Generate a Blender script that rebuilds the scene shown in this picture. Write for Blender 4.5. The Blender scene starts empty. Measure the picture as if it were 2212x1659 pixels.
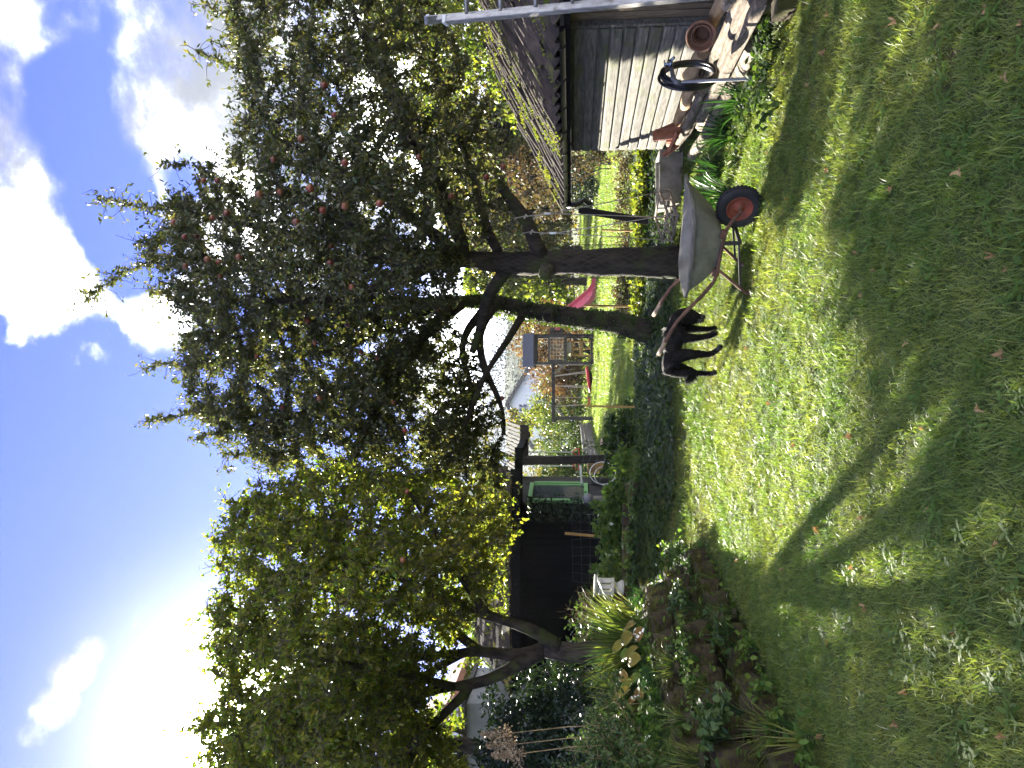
import bpy, math, random
import numpy as np
from mathutils import Vector, Matrix, Quaternion
from mathutils.noise import noise as pnoise
random.seed(7)
rng = np.random.default_rng(7)
S = bpy.context.scene
COL = S.collection
# ------------------------------------------------------------------ camera, sky, sun, exposure
# The photograph was taken with the phone on its side: world "up" is picture left.
F = 1640.0            # focal length in units of a 2212 px wide picture
CAMH = 1.6
PITCH = math.atan(129 / F)
cp, sp = math.cos(PITCH), math.sin(PITCH)
cam = bpy.data.cameras.new('camera')
cam.sensor_fit = 'HORIZONTAL'; cam.sensor_width = 36; cam.lens = 36 * F / 2212
cam.clip_start = 0.05; cam.clip_end = 2000
camo = bpy.data.objects.new('camera', cam); COL.objects.link(camo)
ax = Vector((0, sp, -cp)); ay = Vector((1, 0, 0)); az = Vector((0, -cp, -sp))
camo.matrix_world = Matrix(((ax.x, ay.x, az.x, 0), (ax.y, ay.y, az.y, 0), (ax.z, ay.z, az.z, CAMH), (0, 0, 0, 1)))
S.camera = camo
SUN_EL, SUN_AZ = math.radians(21.4), math.radians(-25.0)      # azimuth from +Y towards +X
sunv = Vector((math.sin(SUN_AZ) * math.cos(SUN_EL), math.cos(SUN_AZ) * math.cos(SUN_EL), math.sin(SUN_EL)))
S.view_settings.view_transform = 'Standard'; S.view_settings.look = 'None'
S.view_settings.gamma = 1; S.view_settings.use_curve_mapping = False
S.view_settings.exposure = 3.92
SUN_STRENGTH = 2.4
SKY_STRENGTH = 0.1


def ray(X, Y):
    dx, dv = (829.5 - Y) / F, (1106 - X) / F
    return Vector((dx, cp - dv * sp, sp + dv * cp))


def P(X, Y, y):
    d = ray(X, Y)
    return Vector((0, 0, CAMH)) + d * (y / d.y)


class NT:
    def __init__(s, t): s.t = t
    def n(s, typ, **kw):
        nd = s.t.nodes.new(typ)
        for k, v in kw.items(): setattr(nd, k, v)
        return nd
    def l(s, a, b): s.t.links.new(a, b)
    def m(s, op, a, b=None, c=None):
        nd = s.n('ShaderNodeMath', operation=op)
        for i, x in enumerate((a, b, c)):
            if x is None: continue
            if isinstance(x, (int, float)): nd.inputs[i].default_value = x
            else: s.l(x, nd.inputs[i])
        return nd.outputs[0]
    def smooth(s, x, a, b):
        nd = s.n('ShaderNodeMapRange', interpolation_type='SMOOTHSTEP')
        s.l(x, nd.inputs[0]); nd.inputs[1].default_value = a; nd.inputs[2].default_value = b
        return nd.outputs[0]
    def mix(s, f, a, b, blend='MIX'):
        nd = s.n('ShaderNodeMix', data_type='RGBA', blend_type=blend)
        for i, x in ((0, f), (6, a), (7, b)):
            if isinstance(x, (int, float)): nd.inputs[i].default_value = x
            elif isinstance(x, tuple): nd.inputs[i].default_value = (*x[:3], 1)
            else: s.l(x, nd.inputs[i])
        return nd.outputs[2]
    def noise(s, vec, scale, det=4, rough=.55):
        nd = s.n('ShaderNodeTexNoise'); nd.inputs['Scale'].default_value = scale
        nd.inputs['Detail'].default_value = det; nd.inputs['Roughness'].default_value = rough
        if vec is not None: s.l(vec, nd.inputs['Vector'])
        return nd.outputs['Fac']


w = bpy.data.worlds.new('World'); S.world = w; w.use_nodes = True
t = NT(w.node_tree)
bg = next(n for n in w.node_tree.nodes if n.type == 'BACKGROUND')
sky = t.n('ShaderNodeTexSky', sky_type='NISHITA', sun_disc=False, sun_elevation=SUN_EL, sun_rotation=SUN_AZ,
          altitude=300, air_density=1.0, dust_density=0.15, ozone_density=2.5)
tc = t.n('ShaderNodeTexCoord'); dirv = tc.outputs['Generated']
def dot(v):
    nd = t.n('ShaderNodeVectorMath', operation='DOT_PRODUCT'); t.l(dirv, nd.inputs[0]); nd.inputs[1].default_value = v
    return nd.outputs['Value']
warp = t.n('ShaderNodeTexNoise'); warp.inputs['Scale'].default_value = 5; warp.inputs['Detail'].default_value = 5
t.l(dirv, warp.inputs['Vector'])
blob = None      # banks of cloud: (X, Y, inner radius, outer radius, weight)
for X, Y, r0, r1, wt in ((120, 60, 120, 420, 1), (60, 420, 60, 300, 1), (90, 545, 20, 190, .9), (310, 150, 80, 330, 1), (420, 250, 60, 260, 1),
                         (330, 480, 10, 130, .75), (370, 660, 10, 120, .9), (330, 610, 10, 90, .6), (185, 770, 2, 50, .3), (40, 730, 2, 50, .25), (118, 1525, 12, 60, 1), (150, 1460, 10, 55, 1), (190, 1405, 3, 40, .7),
                         (75, 1585, 2, 40, .7), (700, 200, 200, 600, 1), (1050, 300, 200, 600, .9), (1050, 800, 60, 300, .9)):
    c = ray(X, Y).normalized()
    d = dot(c)
    v = t.m('MULTIPLY', t.smooth(d, math.cos(r1 / F), math.cos(r0 / F)), wt)
    blob = v if blob is None else t.m('MAXIMUM', blob, v)
gap = None      # the blue rift between the two banks
for X, Y, r0, r1 in ((150, 190, 10, 80), (175, 270, 20, 105), (200, 350, 25, 110), (225, 430, 25, 110), (255, 500, 25, 100), (290, 560, 20, 90), (420, 385, 10, 75)):
    v = t.smooth(dot(ray(X, Y).normalized()), math.cos(r1 / F), math.cos(r0 / F)); gap = v if gap is None else t.m('MAXIMUM', gap, v)
blob = t.m('SUBTRACT', blob, t.m('MULTIPLY', gap, .85))
other = t.m('MULTIPLY', t.smooth(t.noise(dirv, 1.3, 3), .40, .56), t.smooth(dot((0, 1, 0)), .75, .2))   # the rest of the sky goes on broken
other = t.m('MULTIPLY', other, .8)
blob = t.m('MAXIMUM', blob, other)
mp = t.n('ShaderNodeMapping'); t.l(dirv, mp.inputs['Vector']); mp.inputs['Scale'].default_value = (1, 1, 1.5); mp.inputs['Location'].default_value = (3.1, 1.7, .4)
nz = t.noise(mp.outputs[0], 5.5, 9, .58)
mask = t.smooth(t.m('ADD', t.m('MULTIPLY', blob, .80), t.m('MULTIPLY', t.m('SUBTRACT', nz, .5), 2.7)), .26, .92)
shade = t.smooth(t.noise(mp.outputs[0], 4.2, 8, .62), .30, .68)
CLOUD_LO, CLOUD_HI = (.37, .40, .46), (12.5, 12.6, 12.8)
cl = t.mix(t.m('POWER', shade, 3.5), CLOUD_LO, CLOUD_HI)
skc = t.mix(1.0, sky.outputs[0], (.104, .101, .212), 'MULTIPLY')
sd = dot(sunv)
ang = t.m('ARCCOSINE', t.m('MINIMUM', sd, .99999))
glow = t.m('MULTIPLY', t.m('POWER', t.m('MAXIMUM', t.m('SUBTRACT', 1.0, t.m('MULTIPLY', ang, 1 / .30)), 0.0), 2.6), 2.2)
glow = t.m('ADD', glow, t.m('MULTIPLY', t.m('POWER', t.m('MAXIMUM', t.m('SUBTRACT', 1.0, t.m('MULTIPLY', ang, 1 / .16)), 0.0), 2.0), 60.0))
gn = t.n('ShaderNodeMix', data_type='RGBA', blend_type='ADD')
gc = t.mix(glow, (0, 0, 0), (1.0, .97, .92))
gm = t.n('ShaderNodeVectorMath', operation='SCALE'); gm.inputs[0].default_value = (1.0, .97, .93); t.l(glow, gm.inputs['Scale'])
sm = t.n('ShaderNodeVectorMath', operation='ADD')
t.l(t.mix(mask, skc, cl), sm.inputs[0]); t.l(gm.outputs[0], sm.inputs[1])
t.l(sm.outputs[0], bg.inputs['Color']); bg.inputs['Strength'].default_value = SKY_STRENGTH
sl = bpy.data.lights.new('sun', 'SUN'); sl.energy = SUN_STRENGTH; sl.angle = math.radians(.55); sl.color = (1, .93, .80)
so = bpy.data.objects.new('sun', sl); COL.objects.link(so); so.rotation_euler = sunv.to_track_quat('Z', 'Y').to_euler(); so.location = sunv * 60
S.render.engine = 'CYCLES'
S.cycles.max_bounces = 8; S.cycles.transmission_bounces = 6; S.cycles.transparent_max_bounces = 6; S.cycles.diffuse_bounces = 4; S.cycles.glossy_bounces = 3
S.cycles.use_denoising = True
S.cycles.caustics_reflective = False; S.cycles.caustics_refractive = False

# ------------------------------------------------------------------ helpers
ORG = {}


def org(o): return ORG.get(o.name, Vector((0, 0, 0)))


def thing(name, loc, label, cat, group=None):
    o = bpy.data.objects.new(name, None); COL.objects.link(o); o.location = loc; o.empty_display_size = .1
    ORG[o.name] = Vector(loc); o['label'] = label; o['category'] = cat
    if group: o['group'] = group
    return o


def tag(o, label, cat, group=None, kind=None):
    o['label'] = label; o['category'] = cat
    if group: o['group'] = group
    if kind: o['kind'] = kind
    return o


def link(name, me, mat=None, parent=None, base=None, kind=None):
    """One mesh object; world-coordinate mesh is shifted to its parent's origin."""
    o = bpy.data.objects.new(name, me); COL.objects.link(o)
    if mat is not None and not me.materials: me.materials.append(mat)
    b = org(parent) if parent is not None else (Vector(base) if base is not None else Vector((0, 0, 0)))
    if b.length > 0: me.transform(Matrix.Translation(-b))
    if parent is not None: o.parent = parent
    else: o.location = b
    ORG[o.name] = b.copy()
    if kind: o['kind'] = kind
    return o


def npmesh(name, V, quads=None, tris=None, smooth=False, var=None):
    """Fast mesh from arrays; var = one float per face (quads first)."""
    me = bpy.data.meshes.new(name)
    V = np.asarray(V, np.float32).reshape(-1, 3)
    nq = 0 if quads is None else len(quads); ntri = 0 if tris is None else len(tris)
    idx = []; tot = np.empty(nq + ntri, np.int32)
    if nq: idx.append(np.asarray(quads, np.int32).ravel()); tot[:nq] = 4
    if ntri: idx.append(np.asarray(tris, np.int32).ravel()); tot[nq:] = 3
    idx = np.concatenate(idx); start = np.concatenate(([0], np.cumsum(tot)[:-1])).astype(np.int32)
    me.vertices.add(len(V)); me.vertices.foreach_set('co', V.ravel())
    me.loops.add(len(idx)); me.loops.foreach_set('vertex_index', idx)
    me.polygons.add(nq + ntri); me.polygons.foreach_set('loop_start', start)
    me.polygons.foreach_set('use_smooth', np.full(nq + ntri, smooth))
    if var is not None:
        a = me.attributes.new('var', 'FLOAT', 'FACE'); a.data.foreach_set('value', np.asarray(var, np.float32))
    me.update(calc_edges=True); me.validate()
    return me


class MB:
    def __init__(s): s.v = []; s.f = []
    def add(s, V, Fc):
        o = len(s.v); s.v += [tuple(v) for v in V]; s.f += [tuple(i + o for i in f) for f in Fc]; return s
    def box(s, c, size, M=None):
        hx, hy, hz = size[0] / 2, size[1] / 2, size[2] / 2
        V = [Vector((x * hx, y * hy, z * hz)) for x in (-1, 1) for y in (-1, 1) for z in (-1, 1)]
        if M is not None: V = [M @ v for v in V]
        return s.add([v + Vector(c) for v in V], [(0, 1, 3, 2), (4, 6, 7, 5), (0, 4, 5, 1), (2, 3, 7, 6), (0, 2, 6, 4), (1, 5, 7, 3)])
    def bar(s, p, q, wd, h, up=(0, 0, 1)):
        p, q = Vector(p), Vector(q); d = (q - p).normalized(); u = Vector(up); r = d.cross(u)
        if r.length < 1e-3: r = d.cross(Vector((1, 0, 0)))
        r.normalize(); u = r.cross(d).normalized()
        M = Matrix((r, d, u)).transposed()
        return s.box((p + q) / 2, (wd, (q - p).length, h), M)
    def tube(s, pts, rad, n=8, cap=True, wob=0.0):
        pts = [Vector(p) for p in pts]; k = len(pts)
        if isinstance(rad, (int, float)): rad = [rad] * k
        d0 = (pts[1] - pts[0]).normalized()
        u = d0.orthogonal().normalized(); V = []; closed = (pts[0] - pts[-1]).length < 1e-6
        for i, p in enumerate(pts):
            d = (pts[min(i + 1, k - 1)] - pts[max(i - 1, 0)]).normalized()
            if closed and i in (0, k - 1): d = (pts[1] - pts[-2]).normalized()
            u = (u - d * u.dot(d)).normalized(); r = d.cross(u)
            for j in range(n):
                a = 2 * math.pi * j / n; rr = rad[i]
                if wob: rr *= 1 + wob * pnoise(p * 2.3 + Vector((math.cos(a), math.sin(a), 0)) * 1.3)
                V.append(p + (u * math.cos(a) + r * math.sin(a)) * rr)
        Fc = [(i * n + j, i * n + (j + 1) % n, (i + 1) * n + (j + 1) % n, (i + 1) * n + j) for i in range(k - 1) for j in range(n)]
        if cap and not closed: Fc += [tuple(range(n - 1, -1, -1)), tuple((k - 1) * n + j for j in range(n))]
        return s.add(V, Fc)
    def lathe(s, prof, n=20, M=None, cap=False):
        V = []
        for r, z in prof:
            for j in range(n):
                a = 2 * math.pi * j / n; V.append(Vector((r * math.cos(a), r * math.sin(a), z)))
        if M is not None: V = [M @ v for v in V]
        k = len(prof)
        Fc = [(i * n + j, i * n + (j + 1) % n, (i + 1) * n + (j + 1) % n, (i + 1) * n + j) for i in range(k - 1) for j in range(n)]
        if cap: Fc += [tuple(range(n - 1, -1, -1)), tuple((k - 1) * n + j for j in range(n))]
        return s.add(V, Fc)
    def mesh(s, name, smooth=False):
        me = bpy.data.meshes.new(name); me.from_pydata([tuple(v) for v in s.v], [], s.f); me.update()
        if smooth: me.polygons.foreach_set('use_smooth', np.full(len(me.polygons), True))
        return me
    def build(s, name, mat, parent=None, smooth=False, base=None, bevel=0, kind=None, autos=False):
        me = s.mesh(name, smooth)
        o = link(name, me, mat, parent, base, kind)
        if bevel:
            b = o.modifiers.new('bevel', 'BEVEL'); b.width = bevel; b.segments = 2; b.limit_method = 'ANGLE'
        if autos: me.set_sharp_from_angle(angle=math.radians(40))
        return o


def axis_matrix(origin, zaxis, roll=0):
    z = Vector(zaxis).normalized(); q = z.to_track_quat('Z', 'Y')
    return Matrix.Translation(origin) @ q.to_matrix().to_4x4() @ Matrix.Rotation(roll, 4, 'Z')


def dup(o, parent=None):
    c = o.copy(); COL.objects.link(c)
    if parent is not None: c.parent = parent
    for ch in list(o.children): dup(ch, c)
    return c


# ------------------------------------------------------------------ materials
def new_mat(name):
    m = bpy.data.materials.new(name); m.use_nodes = True
    return m, NT(m.node_tree), next(n for n in m.node_tree.nodes if n.type == 'BSDF_PRINCIPLED')


def mat(name, c1, c2=None, rough=.8, scale=6, stretch=(1, 1, 1), bump=.3, bscale=None, metal=0, spec=.3, c3=None, c3scale=2.0, c3t=(.5, .7), rnd=.25, det=5):
    m, t, b = new_mat(name)
    c2 = c2 or tuple(x * .6 for x in c1)
    tc = t.n('ShaderNodeTexCoord'); oi = t.n('ShaderNodeObjectInfo')
    off = t.n('ShaderNodeVectorMath', operation='SCALE'); off.inputs[0].default_value = (17.3, 9.1, 23.7); t.l(oi.outputs['Random'], off.inputs['Scale'])
    ad = t.n('ShaderNodeVectorMath', operation='ADD'); t.l(tc.outputs['Object'], ad.inputs[0]); t.l(off.outputs[0], ad.inputs[1])
    mp = t.n('ShaderNodeMapping'); mp.inputs['Scale'].default_value = stretch; t.l(ad.outputs[0], mp.inputs['Vector'])
    f = t.smooth(t.noise(mp.outputs[0], scale, det, .65), .3, .7)
    col = t.mix(f, c2, c1)
    if c3: col = t.mix(t.smooth(t.noise(ad.outputs[0], c3scale, 5, .6), *c3t), col, c3)
    if rnd:
        k = t.m('ADD', t.m('MULTIPLY', oi.outputs['Random'], rnd * 2), 1 - rnd)
        vm = t.n('ShaderNodeVectorMath', operation='SCALE'); t.l(col, vm.inputs[0]); t.l(k, vm.inputs['Scale']); col = vm.outputs[0]
    t.l(col, b.inputs['Base Color'])
    b.inputs['Roughness'].default_value = rough; b.inputs['Metallic'].default_value = metal; b.inputs['Specular IOR Level'].default_value = spec
    if bump:
        bn = t.n('ShaderNodeBump'); bn.inputs['Strength'].default_value = bump; bn.inputs['Distance'].default_value = .02
        t.l(t.noise(mp.outputs[0], bscale or scale * 2.5, 6, .7), bn.inputs['Height']); t.l(bn.outputs[0], b.inputs['Normal'])
    return m


def leafmat(name, cols, trans=.45, rough=.45, tint=(1.25, 1.3, .55), spec=.35, attr=True):
    """Leaves and grass: reflect and let light through; colour varies leaf by leaf and by patch."""
    m, t, b = new_mat(name)
    rp = t.n('ShaderNodeValToRGB'); e = rp.color_ramp.elements
    for i, c in enumerate(cols):
        p = i / (len(cols) - 1)
        x = e[0] if i == 0 else (e[1] if i == len(cols) - 1 else e.new(p))
        x.position = p; x.color = (*c, 1)
    if attr:
        at = t.n('ShaderNodeAttribute', attribute_name='var'); t.l(at.outputs['Fac'], rp.inputs[0])
    else:
        oi = t.n('ShaderNodeObjectInfo'); g = t.n('ShaderNodeNewGeometry')
        pn = t.smooth(t.noise(g.outputs['Position'], .9, 4, .6), .33, .67)
        at = t.n('ShaderNodeAttribute', attribute_name='var')
        v = t.m('ADD', t.m('MULTIPLY', pn, .42), t.m('ADD', t.m('MULTIPLY', oi.outputs['Random'], .2), t.m('MULTIPLY', at.outputs['Fac'], .42)))
        t.l(v, rp.inputs[0])
    t.l(rp.outputs[0], b.inputs['Base Color'])
    b.inputs['Roughness'].default_value = rough; b.inputs['Specular IOR Level'].default_value = spec
    tr = t.n('ShaderNodeBsdfTranslucent'); t.l(t.mix(1.0, rp.outputs[0], tint, 'MULTIPLY'), tr.inputs['Color'])
    mx = t.n('ShaderNodeMixShader'); mx.inputs[0].default_value = trans
    out = next(n for n in m.node_tree.nodes if n.type == 'OUTPUT_MATERIAL')
    t.l(b.outputs[0], mx.inputs[1]); t.l(tr.outputs[0], mx.inputs[2]); t.l(mx.outputs[0], out.inputs['Surface'])
    return m


M = {}
M['bark'] = mat('apple_bark', (.065, .052, .04), (.017, .0135, .011), .95, 12, (1, 1, .35), .9, 26, c3=(.05, .062, .018), c3scale=3, c3t=(.5, .66))
M['twig'] = mat('lichen_twig', (.085, .072, .055), (.03, .025, .02), .95, 14, bump=.3, c3=(.16, .17, .12), c3scale=5, c3t=(.58, .7), rnd=0)
M['leaf_apple'] = leafmat('apple_leaf', [(.034, .062, .028), (.05, .085, .034), (.066, .104, .040), (.09, .125, .046), (.125, .15, .05), (.15, .12, .045)], .38, .42, tint=(1.5, 1.6, .7), spec=.45)
M['leaf_plum'] = leafmat('plum_leaf', [(.065, .12, .022), (.095, .155, .026), (.125, .18, .03), (.16, .20, .034), (.22, .22, .04), (.24, .18, .04)], .64, tint=(1.45, 1.8, .6))
M['leaf_ivy'] = leafmat('ivy_leaf', [(.022, .05, .015), (.035, .075, .02), (.05, .10, .026), (.08, .13, .03)], .35, .6, spec=.15)
M['leaf_weed'] = leafmat('fresh_leaf', [(.055, .125, .028), (.085, .165, .034), (.115, .195, .04), (.155, .22, .045)], .5, .5, spec=.2)
M['leaf_dark'] = leafmat('laurel_leaf', [(.014, .028, .013), (.022, .042, .018), (.032, .055, .024)], .2, .45, spec=.3)
M['leaf_lime'] = leafmat('lime_leaf', [(.07, .12, .02), (.11, .16, .025), (.16, .20, .03), (.22, .22, .035)], .55)
M['leaf_bg'] = leafmat('far_leaf', [(.05, .085, .02), (.08, .12, .025), (.13, .155, .03), (.19, .18, .035), (.17, .11, .035)], .55)
M['leaf_hedge'] = leafmat('hedge_leaf', [(.025, .05, .016), (.04, .072, .02), (.065, .10, .028), (.09, .13, .03)], .4)
M['leaf_copper'] = leafmat('beech_leaf', [(.075, .035, .022), (.13, .065, .035), (.19, .11, .055), (.16, .14, .05)], .45, tint=(1.3, .95, .6))
M['leaf_brown'] = leafmat('dry_leaf', [(.09, .055, .03), (.16, .10, .05), (.24, .16, .08), (.10, .11, .04)], .35, .7, tint=(1.2, 1, .7))
M['leaf_rose'] = leafmat('rose_leaf', [(.035, .07, .03), (.055, .10, .04), (.08, .135, .045), (.12, .18, .05)], .45, .45, spec=.3)
M['leaf_hosta'] = leafmat('hosta_leaf', [(.10, .18, .03), (.56, .46, .07), (.68, .53, .08), (.58, .38, .07), (.28, .15, .04)], .3)
M['strap'] = leafmat('strap_leaf', [(.03, .075, .02), (.055, .115, .025), (.10, .16, .03), (.22, .22, .06)], .45, .35)
M['strap_dark'] = leafmat('dark_strap_leaf', [(.015, .05, .016), (.025, .075, .022), (.04, .10, .03)], .35, .35)
M['grass'] = leafmat('grass_blade', [(.052, .15, .026), (.088, .205, .034), (.13, .24, .042), (.185, .26, .05), (.27, .29, .09)], .5, .45, attr=False, tint=(1.2, 1.25, .5))
M['moss'] = leafmat('moss_sprig', [(.075, .150, .022), (.12, .195, .03), (.18, .23, .038), (.255, .26, .06)], .35, .9, attr=False, tint=(1.2, 1.15, .5))
M['block_moss'] = leafmat('brown_moss_sprig', [(.035, .03, .014), (.05, .045, .016), (.07, .07, .018), (.09, .10, .02)], .2, .95, attr=False, tint=(1.2, 1.1, .5), spec=.1)
M['weed'] = leafmat('weed_leaf', [(.06, .125, .025), (.085, .155, .03), (.11, .175, .035)], .4, .6, attr=False, spec=.15)
M['fallen'] = leafmat('fallen_leaf', [(.26, .16, .07), (.34, .12, .035), (.14, .06, .03), (.32, .23, .11)], .25, .7, tint=(1.2, .95, .6))
M['soil'] = mat('soil', (.045, .04, .02), (.02, .022, .01), 1, 9, bump=.8, rnd=0)
M['turf'] = mat('turf_base', (.085, .125, .028), (.045, .06, .016), 1, 2.2, bump=1, bscale=40, rnd=0, c3=(.085, .07, .03), c3scale=1.1)
M['tile'] = mat('old_roof_tile', (.085, .064, .052), (.03, .024, .021), .9, 8, bump=.4, c3=(.11, .115, .03), c3scale=3, c3t=(.55, .68), rnd=.4)
M['shingle'] = mat('mossy_shingle', (.060, .048, .034), (.022, .018, .014), 1, 7, bump=.5, spec=.05, c3=(.20, .17, .04), c3scale=2.5, c3t=(.52, .66), rnd=.4)
M['tile_red'] = mat('red_clay_tile', (.30, .13, .08), (.19, .08, .055), .85, 8, bump=.3)
M['plank'] = mat('weathered_plank', (.195, .185, .16), (.075, .07, .056), .85, 5, (9, .8, 9), .5, 10, c3=(.10, .115, .05), c3scale=2.2, c3t=(.5, .7), rnd=.2)
M['plank_dark'] = mat('dark_board', (.045, .038, .03), (.02, .017, .014), .9, 6, (9, 9, .8), .4)
M['plank_brown'] = mat('brown_board', (.20, .155, .10), (.09, .07, .045), .9, 6, (9, 9, .8), .4)
M['log'] = mat('weathered_log', (.34, .29, .225), (.13, .10, .075), .9, 6, (7, 1, 7), 1.0, 10, c3=(.09, .08, .05), c3scale=4, c3t=(.56, .72), rnd=.28)
M['log_tan'] = mat('peeled_log', (.50, .37, .21), (.30, .20, .11), .85, 5, (7, 1, 7), .6, 9)
M['terracotta'] = mat('terracotta', (.30, .16, .095), (.16, .09, .06), .9, 7, bump=.3, c3=(.09, .08, .055), c3scale=4)
M['hose'] = mat('black_hose', (.012, .012, .013), (.008, .008, .009), .28, 6, bump=0, spec=.5, rnd=0)
M['pipe'] = mat('grey_pipe', (.22, .225, .23), (.15, .155, .16), .45, 8, bump=.1, metal=.2)
M['brass'] = mat('blue_chrome_tap', (.35, .42, .5), (.2, .25, .32), .25, 8, bump=0, metal=.8)
M['alu'] = mat('dull_aluminium', (.50, .49, .47), (.30, .29, .28), .5, 5, (6, 6, .6), .15, metal=.55, c3=(.16, .14, .10), c3scale=5, c3t=(.58, .72))
M['zinc'] = mat('galvanised_sheet', (.20, .19, .155), (.11, .105, .085), .8, 5, bump=.15, metal=.0, spec=.2, c3=(.16, .13, .09), c3scale=6, c3t=(.55, .75))
M['rust'] = mat('rusty_tube', (.20, .10, .065), (.09, .05, .038), .8, 9, bump=.3, c3=(.30, .24, .2), c3scale=8, c3t=(.6, .72))
M['grip'] = mat('worn_grip', (.36, .26, .18), (.22, .16, .11), .75, 9, bump=.2)
M['tyre'] = mat('tyre_rubber', (.03, .03, .032), (.018, .018, .018), .75, 9, bump=.2)
M['rim'] = mat('orange_rim', (.31, .075, .038), (.18, .055, .035), .6, 7, bump=.15, c3=(.16, .07, .045), c3scale=9)
M['iron'] = mat('dark_iron', (.05, .045, .042), (.03, .027, .025), .7, 8, bump=.1)
M['fur'] = mat('black_fur', (.026, .023, .021), (.008, .008, .008), .7, 26, (1, 1, 1), .8, 90, spec=.05, c3=(.085, .072, .06), c3scale=9, c3t=(.58, .75), rnd=0)
M['fur_grey'] = mat('grizzled_fur', (.16, .15, .14), (.03, .03, .03), .8, 40, bump=.6, bscale=100, rnd=0)
M['nose'] = mat('dog_nose', (.012, .012, .012), None, .3, 5, bump=0, rnd=0)
M['rope'] = mat('pale_rope', (.42, .39, .33), (.24, .22, .18), .9, 60, bump=.8, bscale=160)
M['swing_wood'] = mat('grey_round_wood', (.30, .25, .20), (.15, .125, .10), .85, 8, (5, 5, 1), .3)
M['plastic_white'] = mat('white_plastic', (.62, .63, .6), (.5, .5, .48), .4, 5, bump=0)
M['stake'] = mat('new_wood_stake', (.50, .30, .10), (.36, .2, .07), .8, 7, (8, 8, 1), .3)
M['wire'] = mat('fence_wire', (.20, .21, .20), (.12, .12, .11), .6, 5, bump=0, metal=.4)
M['chicken'] = mat('old_chicken_wire', (.075, .075, .07), None, .7, 5, bump=0, metal=.2)
M['concrete'] = mat('old_concrete', (.27, .255, .215), (.16, .15, .125), .95, 5, bump=.4, c3=(.14, .14, .085), c3scale=3)
M['block'] = mat('mossy_block', (.085, .060, .038), (.035, .027, .018), 1, 7, bump=1, bscale=30, c3=(.075, .075, .018), c3scale=3.5, c3t=(.45, .62), rnd=.3)
M['white_stone'] = mat('white_cast_stone', (.62, .6, .54), (.42, .41, .35), .85, 6, bump=.3, c3=(.2, .19, .13), c3scale=5, c3t=(.58, .75))
M['shade_wood'] = mat('shade_black_wood', (.012, .012, .012), (.007, .007, .007), .9, 6, (8, 8, 1), .3, spec=.1)  # near-black: the shelter's inner shade is put into the wood colour
M['green_paint'] = mat('pale_green_paint', (.20, .42, .17), (.15, .33, .13), .5, 6, bump=.1, rnd=0)
M['red'] = mat('red_plastic', (.55, .03, .035), (.42, .02, .03), .4, 5, bump=0)
M['slide'] = mat('faded_red_slide', (.50, .11, .13), (.42, .085, .1), .35, 3, bump=0)
M['tower'] = mat('grey_tower_wood', (.055, .052, .05), (.03, .029, .027), .85, 5, (6, 6, 1), .3)
M['felt'] = mat('grey_roof_felt', (.075, .078, .088), (.05, .053, .06), .9, 12, bump=.3)
M['render'] = mat('white_render', (.62, .65, .70), (.54, .57, .62), .9, 1.2, bump=.3, bscale=6, rnd=0)
M['grey_render'] = mat('grey_render', (.22, .225, .22), (.16, .165, .16), .95, 1.5, bump=.3, bscale=8, rnd=0)
M['slate'] = mat('dark_roof_edge', (.07, .065, .07), (.04, .04, .045), .8, 3, bump=.2)
M['window_frame'] = mat('white_frame', (.6, .62, .65), None, .5, 4, bump=0)
M['dark_glass'] = mat('dark_glass', (.05, .065, .075), (.03, .04, .05), .08, 2, bump=0, spec=.8, rnd=0)
M['paving'] = mat('grey_paving', (.30, .29, .27), (.2, .195, .18), .9, 6, bump=.4)
M['basket'] = mat('yellow_wood_board', (.40, .25, .09), (.28, .17, .06), .8, 6, (8, 8, 1), .3)
M['metal_ring'] = mat('bright_rim_metal', (.55, .55, .55), (.4, .4, .4), .3, 6, bump=0, metal=.9)
M['ball'] = mat('grey_ball', (.20, .20, .21), (.14, .14, .15), .6, 6, bump=.1)
M['apple'] = mat('apple_skin', (.17, .02, .02), (.16, .075, .03), .35, 9, bump=0, spec=.45, rnd=.3)
M['dry_twig'] = mat('dry_tan_twig', (.33, .235, .12), (.17, .12, .065), .9, 12, bump=.2)
M['plume'] = leafmat('seed_plume', [(.22, .16, .10), (.34, .26, .17), (.42, .34, .24)], .4, .9, tint=(1.1, 1, .8))
M['rail_wood'] = mat('brown_rail_wood', (.26, .19, .12), (.15, .11, .07), .8, 6, (8, 8, 1), .3)
M['sheet'] = leafmat('milky_sheet', [(.42, .44, .44), (.52, .54, .54)], .5, .35, tint=(1, 1, 1), attr=False)
M['hill'] = leafmat('hill_wood', [(.028, .05, .028), (.036, .06, .032), (.05, .075, .036)], .02, .9, spec=.05)

# ------------------------------------------------------------------ vegetation builders
def nrm(a): return a / np.maximum(np.linalg.norm(a, axis=-1, keepdims=True), 1e-9)


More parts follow.
